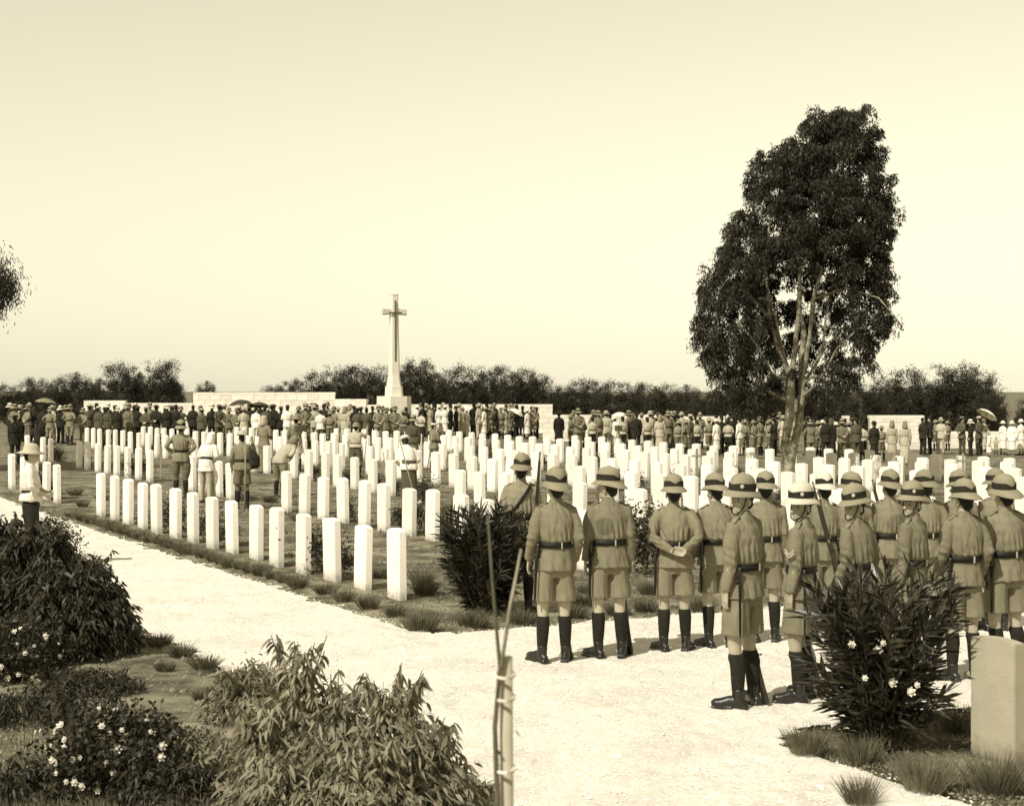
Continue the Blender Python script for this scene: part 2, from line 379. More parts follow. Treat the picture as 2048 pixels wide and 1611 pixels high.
wall('low_wall', 736, 768, 91.6, 91.5, 1.62, 'lowest stub of white wall touching the plinth of the cross', course=0.33)
wall('end_wall', 170, 252, 92, 92, 1.86, 'raised white wall end behind dark suited men on the left', course=0.32)
wall('boundary_wall', 253, 387, 92, 92, 1.72, 'low white wall between the two raised walls on the left', course=0.32)
wall('back_wall', 812, 1105, 95, 95, 1.62, 'long white wall behind the top hats right of the cross', course=0.3)
wall('bright_wall', 1085, 1315, 83, 83, 1.18, 'low white wall behind the crowd right of the flowering bush', course=0.26)
wall('middle_wall', 1362, 1462, 83, 83, 1.10, 'short white wall behind umbrellas left of the big tree', course=0.26)
wall('gate_pier', 1685, 1697, 80, 80, 1.18, 'narrow white stone gate pier right of the big tree', course=0.24)
wall('side_wall', 1737, 1846, 80, 80, 1.20, 'white block wall with visible courses on the right behind scouts', course=0.2, mortar='mortar')
wall('ledge_wall', 1847, 2075, 82, 82, 0.34, 'knee high white wall under the dark trees at the right edge', course=0.17)
g = empty('gate', (*at(1716, 80.2), 0)); tag(g, 'dark wooden gate between white pier and right block wall', 'gate')
gw = 36 / FPX * 80 / 2
for i in range(6): MB().box((-gw + (i + .5) * gw / 3, 0, 0.6), (gw / 6 - .008, 0.02, 0.58)).build('plank', M['wood_dark'], g)
for z in (0.3, 0.95): MB().box((0, -0.035, z), (gw, 0.012, 0.05)).build('rail', M['wood_dark'], g)

# ------------------------------------------------------------------ memorial cross with bronze sword
cY = 88.0; cx_, _ = at(788, cY); k = cY / FPX
cr = empty('memorial_cross', (cx_, cY, 0), R(24)); tag(cr, 'tall pale stone memorial cross with bronze sword on octagonal plinth', 'monument')
def octo(mb, z0, z1, w0, d0, w1, d1, c=0.3):
    v = []
    for z, w, d in ((z0, w0, d0), (z1, w1, d1)):
        e = min(w, d) * c
        for x, y in ((w, -d + e), (w, d - e), (w - e, d), (-w + e, d), (-w, d - e), (-w, -d + e), (-w + e, -d), (w - e, -d)): v.append((x, y, z))
    mb.add(v, [tuple(range(7, -1, -1)), tuple(range(8, 16))] + [(i, (i + 1) % 8, 8 + (i + 1) % 8, 8 + i) for i in range(8)])
zb = zt(792, cY); ztop = zt(590, cY); zarm = zt(623, cY)
m = MB(); octo(m, -0.1, 0.42, 1.15, 1.15, 1.15, 1.15, .5); octo(m, 0.40, 0.78, 1.0, 1.0, 1.0, 1.0, .5); m.build('step', M['cross_stone'], cr)
m = MB(); octo(m, 0.76, zb, 0.88, 0.80, 0.86, 0.78, .5); m.build('plinth', M['cross_stone'], cr)
m = MB(); octo(m, zb, zb + .55, .44, .42, .42, .40, .4); octo(m, zb + .53, zb + 1.1, .37, .35, .29, .28, .4); m.build('shaft_base', M['cross_stone'], cr)
m = MB(); octo(m, zb + 1.08, ztop, .285, .25, .20, .17, .35); m.build('shaft', M['cross_stone'], cr)
m = MB(); octo(m, ztop, ztop + .05, .22, .19, .21, .18, .35); m.build('cap', M['cross_stone'], cr)
for s in (-1, 1):
    m = MB(); i0 = 0
    v = []
    for x, h_, d_ in ((0.14, .16, .15), (0.70, .19, .17)):
        e = .06
        for y, z in ((d_, -h_ + e), (d_, h_ - e), (d_ - e, h_), (-d_ + e, h_), (-d_, h_ - e), (-d_, -h_ + e), (-d_ + e, -h_), (d_ - e, -h_)): v.append((s * x, y, zarm + z))
    m.add(v, [tuple(range(7, -1, -1)), tuple(range(8, 16))] + [(i, (i + 1) % 8, 8 + (i + 1) % 8, 8 + i) for i in range(8)]); m.build('arm', M['cross_stone'], cr)
sw = MB().box((0, -.235, (zt(606, cY) + zt(722, cY)) / 2), (.035, .03, (zt(606, cY) - zt(722, cY)) / 2)).build('sword', M['bronze'], cr)
MB().box((0, -.25, zarm - .07), (.36, .035, .035)).build('crossguard', M['bronze'], sw)
MB().ell((0, -.24, zt(603, cY)), (.06, .05, .07)).build('pommel', M['bronze'], sw)

# ------------------------------------------------------------------ the tall eucalyptus
tY = 46.0; tx = at(1578, tY)[0]; S = tY / FPX
def tp(x, y, dy=0.0): return (at(x, tY)[0], dy, zt(y, tY))
tree = empty('eucalyptus_tree', (0, tY, 0)); tag(tree, 'tall dark many stemmed tree rising behind the soldiers', 'tree')
limbs = [
 ([(1571, 988, 0), (1573, 960, 0), (1575, 935, 0), (1578, 915, 0), (1586, 885, .05)], [.30, .25, .21, .20, .20]),
 ([(1577, 925, 0), (1567, 895, -.05), (1572, 865, -.1), (1577, 835, -.1), (1579, 789, -.1), (1580, 770, -.1)], [.15, .15, .165, .165, .17, .15]),
 ([(1580, 912, 0), (1590, 886, .1), (1600, 850, .15), (1605, 800, .2), (1606, 755, .2), (1607, 715, .2), (1612, 660, .3), (1603, 610, .5), (1608, 540, .6), (1600, 440, .7)], [.19, .16, .14, .13, .12, .11, .10, .08, .06, .03]),
 ([(1579, 790, -.1), (1576, 755, -.14), (1566, 728, -.2), (1550, 690, -.3), (1535, 640, -.4), (1531, 600, -.4), (1528, 520, -.3), (1540, 420, -.2)], [.14, .12, .09, .075, .065, .055, .045, .03]),
 ([(1579, 790, -.1), (1577, 755, 0), (1570, 715, .1), (1560, 665, .4), (1557, 630, .5), (1545, 590, .7), (1535, 500, .9)], [.13, .10, .08, .065, .06, .045, .03]),
 ([(1579, 790, -.1), (1582, 750, -.16), (1586, 705, -.25), (1590, 650, -.4), (1594, 600, -.5), (1590, 520, -.6), (1620, 400, -.6), (1660, 300, -.5)], [.14, .12, .095, .08, .07, .055, .04, .02]),
 ([(1606, 760, .2), (1612, 720, 0), (1618, 660, -.2), (1622, 600, -.3), (1650, 500, -.4), (1690, 380, -.4), (1700, 280, -.3)], [.11, .09, .085, .075, .06, .04, .02]),
 ([(1612, 765, .2), (1637, 727, .4), (1651, 702, .5), (1658, 660, .6), (1662, 615, .7), (1690, 540, .9), (1720, 460, 1.0)], [.075, .065, .06, .05, .045, .035, .02]),
 ([(1610, 792, .2), (1628, 770, -.3), (1642, 742, -.6), (1660, 700, -.9), (1700, 660, -1.1), (1740, 640, -1.2)], [.06, .05, .045, .035, .025, .015]),
 ([(1580, 757, -.1), (1550, 755, -.5), (1535, 750, -.8), (1524, 727, -.9), (1500, 690, -1.1), (1460, 640, -1.2)], [.055, .045, .04, .035, .025, .015]),
 ([(1572, 800, 0), (1530, 775, .8), (1500, 755, 1.2), (1475, 735, 1.4), (1440, 690, 1.5)], [.06, .05, .04, .03, .015]),
 ([(1620, 600, -.3), (1680, 580, -.8), (1740, 600, -1.1), (1780, 650, -1.2)], [.05, .04, .025, .012]),
 ([(1658, 660, .6), (1700, 620, 1.0), (1750, 560, 1.3), (1780, 480, 1.3)], [.04, .035, .025, .012]),
 ([(1535, 640, -.4), (1490, 590, -.6), (1450, 560, -.7), (1420, 600, -.7)], [.05, .04, .03, .012])]
m = MB()
for i, (pp, rr) in enumerate(limbs[:9]): m.tube([tp(*q) for q in pp], [max(r * (.82 if i else 1), .03) for r in rr], 10)
link('trunk', fuse(m, 'trunk', .033, 3, lambda p: .02 * noise.noise((p[0] * 5, p[1] * 5, p[2] * 1.6))), tree, M['bark'])
for pp, rr in limbs[9:]: MB().tube([tp(*q) for q in pp], rr, 8).build('branch', M['bark'], tree, True)
# crown outline of the photograph: row, left, right, fullness
ENV = [(208, 1640, 1738, 1), (240, 1612, 1750, 1), (290, 1556, 1764, 1), (325, 1498, 1770, 1), (400, 1482, 1795, 1), (440, 1453, 1804, 1), (500, 1432, 1792, .95),
       (560, 1408, 1785, .7), (620, 1385, 1785, .55), (660, 1385, 1795, .5), (700, 1395, 1765, .42), (740, 1420, 1735, .34), (790, 1440, 1690, .28), (830, 1450, 1660, .2)]
ey, el, er, ef = [np.array(c, float) for c in zip(*ENV)]
cen = []
while len(cen) < 760:
    y = random.uniform(226, 825); l, r_, fu = np.interp(y, ey, el), np.interp(y, ey, er), np.interp(y, ey, ef)
    if random.random() > fu * (r_ - l) / 400 * 1.15: continue
    u = random.uniform(-1, 1); d = random.uniform(-1, 1)
    if u * u + d * d > 1: continue
    if fu < .8 and u * u + d * d < .22 and random.random() < .75: continue
    x = (l + r_) / 2 + u * ((r_ - l) / 2 - 24)
    if y > 500 and d < .25 and 1505 - (y - 500) * .0 < x < 1672 and random.random() < min(1, (y - 470) / 90) * .93: continue
    cen.append((at(x, tY)[0], d * (r_ - l) / 2 * S * .85, zt(y, tY), fu))
for i in range(90):      # dark foliage behind the stems
    y = random.uniform(490, 790); x = random.uniform(1480, 1720); cen.append((at(x, tY)[0], random.uniform(.5, 2.2), zt(y, tY), .6))
for i in range(125):      # small hanging sprays of the thin lower crown
    y = random.uniform(520, 830); l, r_ = np.interp(y, ey, el), np.interp(y, ey, er); x = random.choice((random.uniform(l, 1530), random.uniform(l, 1530), random.uniform(1640, r_))); cen.append((at(x, tY)[0], random.uniform(-1.6, 1.8), zt(y, tY), .1))
for i in range(60):
    y = random.uniform(620, 825); x = random.uniform(1400 + (y - 620) * .18, 1545); cen.append((at(x, tY)[0], random.uniform(-1.4, 1.2), zt(y, tY), .1))
# hanging sprays at the outline itself
for y in np.linspace(226, 760, 60):
    l, r_, fu = np.interp(y, ey, el), np.interp(y, ey, er), np.interp(y, ey, ef)
    for x in (l + random.uniform(8, 38), r_ - random.uniform(8, 38)): cen.append((at(x, tY)[0], random.uniform(-1.0, 1.0), zt(y + random.uniform(-8, 8), tY), .5))
B = []; D = []
for (x, y, z, fu) in cen:
    n = int(random.uniform(120, 220)); r = random.uniform(.16, .36) * (1 if fu > .8 else .8)
    if fu < .2: n = 95; r = random.uniform(.14, .3)
    p = unit(rng.normal(size=(n, 3)) + np.array([0, 0, .35])) * (rng.uniform(.25, 1, n) ** .5)[:, None] * np.array([r, r, r * (.8 if fu > .8 else 1.25)]); p += np.array([x, y, z])
    dd = rng.normal(size=(n, 3)) * .55 + np.array([0, 0, -.75]); B.append(p); D.append(dd)
B = np.concatenate(B); D = np.concatenate(D); n = len(B)
link('crown', leaves('crown', B, D, rng.uniform(.09, .17, n), rng.uniform(.022, .04, n), .1), tree, M['leaf'])
# neighbour at the left edge of the view, most of it out of the frame
lt = empty('willowy_tree', (-16.9, 46.5, 0)); tag(lt, 'drooping foliage of a tree at the far left edge', 'tree')
MB().tube([(-.9, 0, -.1), (-.85, 0, 1.5), (-1.1, .1, 3), (-1.3, .1, 5), (-1.5, .1, 7)], [.24, .19, .16, .12, .05], 10).build('trunk', M['bark'], lt, True)
MB().tube([(-1.1, .1, 3), (-.6, 0, 4.2), (.4, 0, 5.3), (1.4, 0, 5.6)], [.10, .08, .05, .02], 8).build('branch', M['bark'], lt, True)
B = []; D = []
for i in range(200):
    a = random.uniform(0, 6.28); zz = random.uniform(4.6, 6.4); rr = 2.35 * math.sqrt(max(0, 1 - ((zz - 5.5) / 1.0) ** 2)) * math.sqrt(random.uniform(.1, 1))
    n = 260; p = rng.normal(size=(n, 3)) * np.array([.24, .24, .3]) + np.array([rr * math.cos(a), rr * math.sin(a), zz]); B.append(p); D.append(rng.normal(size=(n, 3)) * .4 + np.array([0, 0, -1]))
for i in range(130):      # the main head of the tree stands further left
    w_ = unit(rng.normal(size=(1, 3)))[0] * random.uniform(.3, 1) ** .5 * np.array([1.7, 1.9, 2.1]) + np.array([-1.75, .2, 6.9]); p = rng.normal(size=(240, 3)) * np.array([.25, .25, .3]) + w_; B.append(p); D.append(rng.normal(size=(240, 3)) * .4 + np.array([0, 0, -1]))
B = np.concatenate(B); D = np.concatenate(D); n = len(B)
link('crown', leaves('crown', B, D, rng.uniform(.10, .18, n), rng.uniform(.022, .035, n)), lt, M['leaf'])

# ------------------------------------------------------------------ belt of trees beyond the wall
def crown_var(seed, feathery):
    g = np.random.default_rng(seed); B = []; D = []
    for i in range(190):
        v3 = g.normal(size=3); v3 /= np.linalg.norm(v3); rr = g.uniform(.12, 1.0) ** .5
        c = v3 * rr * np.array([1, 1, 1.15]); c *= 1 + .22 * math.sin(3 * math.atan2(v3[1], v3[0]) + seed); c[2] += 1.1
        if c[2] < 0.05: c[2] = g.uniform(.0, .7)
        n = int(g.uniform(80, 130)); r = g.uniform(.10, .22)
        B.append(c + g.normal(size=(n, 3)) * r * np.array([.62, .62, .55])); D.append(g.normal(size=(n, 3)) + np.array([0, 0, .1]))
    for i in range(feathery):        # open sprays standing above the crown
        a = g.uniform(0, 6.28); c = np.array([math.cos(a) * g.uniform(.1, .8), math.sin(a) * g.uniform(.1, .8), g.uniform(1.85, 2.4)])
        n = 46; B.append(c + g.normal(size=(n, 3)) * np.array([.12, .12, .07])); D.append(g.normal(size=(n, 3)) + np.array([0, 0, -.2]))
    B = np.concatenate(B); D = np.concatenate(D); n = len(B)
    return leaves('crown', B, D, g.uniform(.05, .10, n), g.uniform(.02, .036, n), .1, False, g)
CV = [crown_var(100 + i, 14 + 6 * (i % 3)) for i in range(6)]
TV = [MB().tube([(0, 0, -.05), (.02 * (i - 1), .02, .25), (.06 * (i - 1), -.03, .6), (.03, .03, .95)], [.05, .04, .025, .01], 7).tube([(.01, 0, .2), (.2, .1, .5), (.35, .1, .75)], [.025, .018, .008], 6).mesh('trunk', True) for i in range(3)]
# photo column of the crown, its top row, half width in pixels, depth
BELT = [(20, 772, 34, 104), (66, 760, 30, 108), (105, 764, 32, 102), (147, 752, 36, 108), (188, 758, 30, 101), (240, 732, 46, 104), (285, 752, 30, 110), (326, 727, 36, 104), (352, 768, 18, 112),
 (412, 768, 24, 112), (545, 772, 26, 114), (590, 762, 30, 112), (640, 748, 36, 106), (690, 736, 44, 108), (740, 738, 42, 106), (800, 735, 34, 108), (836, 722, 40, 106), (885, 746, 36, 110), (935, 736, 42, 106), (985, 738, 40, 109),
 (1035, 742, 42, 106), (1075, 752, 34, 110), (1125, 772, 34, 106), (1170, 762, 36, 109), (1222, 766, 40, 104), (1275, 770, 34, 108), (1320, 772, 36, 104), (1372, 776, 34, 108), (1415, 784, 36, 104), (1460, 770, 34, 110),
 (1500, 776, 36, 104), (1545, 772, 36, 108), (1635, 776, 38, 104), (1680, 772, 36, 108), (1730, 770, 40, 102), (1775, 758, 34, 106), (1822, 742, 46, 100), (1865, 770, 30, 106), (1905, 734, 52, 98), (1955, 745, 46, 102), (1990, 788, 26, 100),
 (2060, 800, 30, 104)]
WHERE = [(500, 'left of the screen wall'), (780, 'behind the screen wall'), (1100, 'right of the cross'), (1600, 'left of the tall tree'), (3000, 'right of the tall tree')]
cnt = {}
for i, (px, py, hw, Y) in enumerate(BELT):
    x, _ = at(px, Y); H = zt(py, Y) - G(x, Y); w = hw / FPX * Y * 1.08
    wh = [t for lim, t in WHERE if px < lim][0]; cnt[wh] = cnt.get(wh, 0) + 1
    t = empty('belt_tree', (x, Y, 0), random.uniform(0, 6.28)); tag(t, f'dark bushy tree in the belt {wh}, {nth(cnt[wh])} from its left', 'tree', 'belt of trees beyond the wall')
    hs = (H - .15) / 2.32
    link('crown', CV[i % 6], t, M['leaf_far'], loc=(0, 0, .15), scale=(w, w, hs))
    link('trunk', TV[i % 3], t, M['bark_dark'], scale=(w * 1.2, w * 1.2, H * .8))

# ------------------------------------------------------------------ headstones
def stone_mesh(w, h, t, rise):
    n = 8; out = [(-w / 2, -.12)]
    for i in range(n + 1):
        x = -w / 2 + w * i / n; out.append((x, h - rise + rise * (1 - (2 * x / w) ** 2)))
    out.append((w / 2, -.12)); m = len(out)
    v = [(x, -t / 2, z) for x, z in out] + [(x, t / 2, z) for x, z in out]
    me = mesh('headstone', v, [tuple(range(m)), tuple(range(2 * m - 1, m - 1, -1))] + [((i + 1) % m, i, m + i, m + (i + 1) % m) for i in range(m)])
    b = bmesh.new(); b.from_mesh(me); bmesh.ops.bevel(b, geom=[e for e in b.edges if e.calc_face_angle(0) > 1.0], offset=.006, segments=2, affect='EDGES'); bmesh.ops.recalc_face_normals(b, faces=b.faces[:]); b.to_mesh(me); b.free()
    return me
SM = [stone_mesh(.40, .86, .095, .035), stone_mesh(.40, .875, .098, .04), stone_mesh(.395, .845, .095, .03)]
ROWS = [(0.0, -.008, [0.03, 1.1, 2.13, 3.16, 4.19, 5.16, 6.21, 7.21, 8.18, 9.22, 10.23, 11.21, 12.22, 13.22, 14.24, 17.95, 18.96, 20.18, 21.42, 22.74]),
        (3.6, .005, [1.5, 2.5, 3.6, 4.6, 5.6, 6.62, 7.65, 8.67, 9.65, 10.63, 11.64, 12.66, 13.71, 17.5, 18.39, 19.47, 20.4, 24.28, 25.38, 26.58, 27.68, 28.83, 30.02, 31.28, 32.39, 36.4, 37.6, 38.8, 40.0]),
        (7.1, .028, [3.6, 4.7, 5.75, 6.8, 7.9, 9.0, 10.1, 11.1, 12.2, 13.2, 17.19, 18.34, 19.52, 20.69, 21.7, 23.03, 24.22, 25.39, 26.61, 27.79, 34.2, 35.4, 36.7, 38.0, 39.26, 40.57, 41.85, 43.11, 44.42, 45.69, 47.0, 48.37, 49.69, 50.96])]
def far_limit(x): return np.interp(x, [-30, -19, -2, 1, 9, 13, 17], [77, 71.5, 66, 64.5, 57.5, 53, 48])
for r in range(3, 11):
    b0 = 10.3 + 3.33 * (r - 3); k = .015; a = random.uniform(.2, 1.2); L = []
    while a < 62:
        x, y = AB(a, b0 + k * a); px = 1024 + x / y * FPX
        if y < far_limit(x) and 18 < px < 2060 and not (14.2 < a < 16.2 and r == 3): L.append(a)
        a += random.uniform(.98, 1.12) if r != 3 else random.uniform(1.05, 1.18)
    ROWS.append((b0, k, L))
rz_row = math.atan2(DV.y, DV.x); STONES = []
for ri, (b0, k, L) in enumerate(ROWS):
    for j, a in enumerate(L):
        x, y = AB(a, b0 + k * a + random.uniform(-.03, .03))
        if math.hypot(x - at(1574, 46)[0], y - 46) < .6: continue
        o = link('headstone', SM[random.randrange(3)], None, M['stone'], loc=(x, y, random.uniform(-.012, .012) + .01), rot=(R(random.uniform(-1.2, 1.2)), R(random.uniform(-.8, .8)), rz_row + R(random.uniform(-2, 2))))
        STONES.append((x, y)); px = 1024 + x / y * FPX
        if ri == 0: lab = f'white headstone, {nth(j + 1)} from the path corner in the front row'
        else: lab = f'white headstone, {nth(j + 1)} from the near end of the {nth(ri + 1)} row'
        tag(o, lab, 'headstone', 'white headstones standing in rows')
o = link('headstone', stone_mesh(.40, .86, .10, .018), None, M['shaded_stone'], loc=(*AB(-9.75, .12), 0), rot=(0, 0, rz_row), scale=(1.04, 1, 1.0)); tag(o, 'large grey headstone cut by the right edge of the foreground', 'headstone', 'white headstones standing in rows')  # same kind of stone as the rows, its shade put into the colour
# wooden grave crosses and stakes
def wood_cross(x, y, h, lab, m='wood', rz=0.3):
    X, Y = ground(x, y); t = empty('wooden_cross', (X, Y, 0), rz); tag(t, lab, 'cross', 'wooden grave crosses')
    MB().box((0, 0, h / 2 - .05), (.03, .014, h / 2 + .05)).build('post', M[m], t); MB().box((0, -.026, h * .74), (.19, .011, .03)).build('crossbar', M[m], t)
wood_cross(1394, 947, .9, 'small wooden grave cross left of the big tree trunk')
wood_cross(1789, 958, .95, 'pale wooden grave cross before the shaded headstones on the right', 'wood', .1)
wood_cross(1926, 950, .95, 'greyish wooden grave cross at the far right among white stones', 'wood', .1)
for (x, y, h, lab) in ((321, 968, .95, 'thin pale wooden stake beside the helmeted man on the left'), (1807, 966, .9, 'thin pale wooden stake right of the wooden cross')):
    X, Y = ground(x, y); o = MB().box((0, 0, h / 2), (.018, .018, h / 2)).build('wooden_stake', M['wood'], None, loc=(X, Y, 0), rot=(R(2), R(1), .3)); tag(o, lab, 'stake')

# ------------------------------------------------------------------ plants
def tuft_mesh(seed, n=420, h=.20, r=.15, wd=.0045, spread=.75):
    g = np.random.default_rng(seed); a = g.uniform(0, 6.28, n); q = np.sqrt(g.uniform(0, 1, n))
    B = np.stack([q * r * np.cos(a) * .6, q * r * np.sin(a) * .6, np.zeros(n)], 1); D = np.stack([np.cos(a) * q * spread, np.sin(a) * q * spread, np.ones(n)], 1) + g.normal(size=(n, 3)) * .12
    return leaves('blades', B, D, g.uniform(.5, 1.0, n) * h, wd * g.uniform(.7, 1.4, n), .12, True, g)
TUFT = [tuft_mesh(20 + i) for i in range(5)]; TALL = [tuft_mesh(40 + i, 520, .30, .17, .0036, .5) for i in range(3)]
NT = {}
def tuft(x, y, s, where, lib=TUFT, name='border_plant', z=.0):
    NT[where] = NT.get(where, 0) + 1
    o = link(name, random.choice(lib), None, M['tuft'], loc=(x, y, z + .01), rot=(0, 0, random.uniform(0, 6.28)), scale=(s, s, s * random.uniform(.85, 1.1)))
    tag(o, f'small grassy tuft, {nth(NT[where])} {where}', 'plant', 'grassy border tufts')
a = -1.35
while a < 14.6:
    tuft(*AB(a, -.66 + random.uniform(-.05, .05)), random.uniform(.85, 1.2) * (1 if a > 1 else 1.2), 'from the corner beside the front headstones'); a += random.uniform(.36, .46) if a > 2 else random.uniform(.6, .8)
for x, y, s in ((842, 1262, 1.5), (945, 1255, 1.4), (1045, 1250, 1.35), (1145, 1238, 1.2), (1235, 1232, 1.1), (1290, 1226, 1.1), (1405, 1225, 1.2)): tuft(*ground(x, y), s, 'from the left along the far side of the soldiers path')
for x, y, s in ((318, 1294, 1.0), (362, 1316, .95), (410, 1340, 1.0), (468, 1372, 1.1), (232, 1306, .8), (330, 1345, .7), (412, 1405, .9)): tuft(*ground(x, y), s, 'from the left along the foreground bed edge')
for x, y, s in ((1616, 1512, 1.0), (1722, 1530, .9), (1850, 1585, 1.15), (1915, 1468, 1.0), (1990, 1590, 1.2), (1720, 1612, .8)): tuft(*ground(x, y), s, 'from the left in the lower right bed', TALL, 'grass_clump')
for px, py in ((150, 1000), (165, 1020), (205, 1008), (540, 1010), (600, 1045), (760, 1160), (850, 1190), (845, 1170), (690, 1130), (1180, 1190), (1300, 1190), (1395, 1215), (1170, 1215)): tuft(*ground(px, py), random.uniform(.9, 1.5), 'from the left growing loose among the graves')
# low rose and flower plants between the stones
def rose_mesh(seed, n=900, r=.22, h=.5):
    g = np.random.default_rng(seed); p = g.normal(size=(n, 3)) * np.array([r * .55, r * .55, h * .24]) + np.array([0, 0, h * .55]); p[:, 2] = np.abs(p[:, 2])
    return leaves('foliage', p, g.normal(size=(n, 3)) + np.array([0, 0, .3]), g.uniform(.03, .06, n), g.uniform(.018, .034, n), .1, False, g)
ROSE = [rose_mesh(60 + i) for i in range(4)]
ST = [MB().tube([(0, 0, -.03), (.03, .02, .25), (.0, .05, .5)], [.012, .009, .004], 5).tube([(0, 0, .05), (-.08, -.03, .3), (-.12, -.04, .42)], [.009, .007, .003], 5).mesh('stem')]
FL = MB()
for i in range(6):
    aa = i * math.pi / 3; FL.add([(0, 0, 0), (.03 * math.cos(aa - .5), .03 * math.sin(aa - .5), .012), (.042 * math.cos(aa), .042 * math.sin(aa), .028), (.03 * math.cos(aa + .5), .03 * math.sin(aa + .5), .012)], [(0, 1, 2, 3)])
FL.ell((0, 0, .018), (.022, .022, .018), 8, 5); FLM = FL.mesh('flower', True)
nro = 0
def rose(x, y, s, fl, lab=None):
    global nro; nro += 1
    t = empty('rose_plant', (x, y, 0), random.uniform(0, 6.28), s); tag(t, lab or f'small dark leafy rose plant between headstones, {nth(nro)} planted from the front rows', 'plant', 'rose plants among the graves')
    link('foliage', random.choice(ROSE), t, M['leaf_shrub']); link('stem', ST[0], t, M['wood_dark'])
    for i in range(fl): link('flower', FLM, t, M['petal'], loc=(random.gauss(0, .12), random.gauss(0, .12), random.uniform(.3, .62)), rot=(random.uniform(-1, 1), random.uniform(-1, 1), 0), scale=random.uniform(.7, 1.1))
for ri in range(0, 9):
    b0, k, L = ROWS[ri]
    for a in L:
        if random.random() < (.3 if ri == 0 else .55 if ri < 3 else .3):
            x, y = AB(a + .5, b0 + k * a + random.uniform(.15, .55)); px = 1024 + x / y * FPX
            if 22 < px < 1640 and math.hypot(x - 7.95, y - 46) > 1: rose(x, y, random.uniform(.75, 1.2), random.choice((0, 0, 1, 2)) if ri < 4 else 0)
for px, py, s, n, lab in ((1290, 1150, 1.7, 9, 'tall dark rose bush with pale blooms behind the soldier with clasped hands'), (1283, 1095, 1.3, 6, 'pale blooming rose bush just beyond the tall rose bush'), (1240, 1120, 1.1, 3, 'smaller rose bush left of the tall rose bush'), (847, 1010, 1.15, 2, 'round dark leafy bush beside the bending man with white cloth')): rose(*ground(px, py), s, n, lab)
# oleanders
def oleander(name, X, Y, h, w, label, seed, nst=70, lean=0.0):
    g = np.random.default_rng(seed); t = empty(name, (X, Y, 0)); tag(t, label, 'shrub', 'oleander shrubs')
    B = []; D = []; st = MB()
    for i in range(nst):
        a = g.uniform(0, 6.28); q = math.sqrt(g.uniform(0, 1)); hh = h * (g.uniform(.72, .95) if i % 4 else g.uniform(.3, .6)) * (1 - .15 * q); tipx, tipy = math.cos(a) * q * w * .5 + lean * hh, math.sin(a) * q * w * .5
        c0 = np.array([tipx * .15, tipy * .15, 0]); c1 = np.array([tipx, tipy, hh]); cm = (c0 + c1) / 2 + np.array([tipx, tipy, 0]) * -.12 + g.normal(size=3) * .03
        if i % 2 == 0: st.tube([c0, cm, c1], [.012, .009, .004], 5)
        ts = np.sort(g.uniform(.05, 1.0, 46)) ** .7
        P = ((1 - ts) ** 2)[:, None] * c0 + (2 * ts * (1 - ts))[:, None] * cm + (ts ** 2)[:, None] * c1
        ax = unit((c1 - cm)[None])[0]; rd = g.normal(size=(46, 3)); rd -= (rd @ ax)[:, None] * ax; rd = unit(rd)
        B.append(P); D.append(ax * g.uniform(.3, 1.3, 46)[:, None] + rd * .75 + np.array([tipx, tipy, 0]) * .8)
    B = np.concatenate(B); D = np.concatenate(D); n = len(B)
    link('foliage', leaves('foliage', B, D, g.uniform(.13, .22, n), g.uniform(.017, .028, n), .12, True, g), t, M['leaf_oleander'])
    st.build('stems', M['wood_dark'], t)
    return t
oleander('oleander_shrub', *ground(968, 1232), 1.45, 1.12, 'dark spiky oleander shrub left of the standing soldiers', 5, 95, .03)
o = oleander('oleander_shrub', *ground(1763, 1500), 1.52, 1.14, 'dark oleander shrub in front of the near soldiers', 6, 84)
for i in range(7): link('flower', FLM, o, M['petal'], loc=(random.uniform(-.3, .3), random.uniform(-.5, -.3), random.uniform(.35, .95)), rot=(1.2, random.uniform(-1, 1), 0), scale=random.uniform(.5, .9))
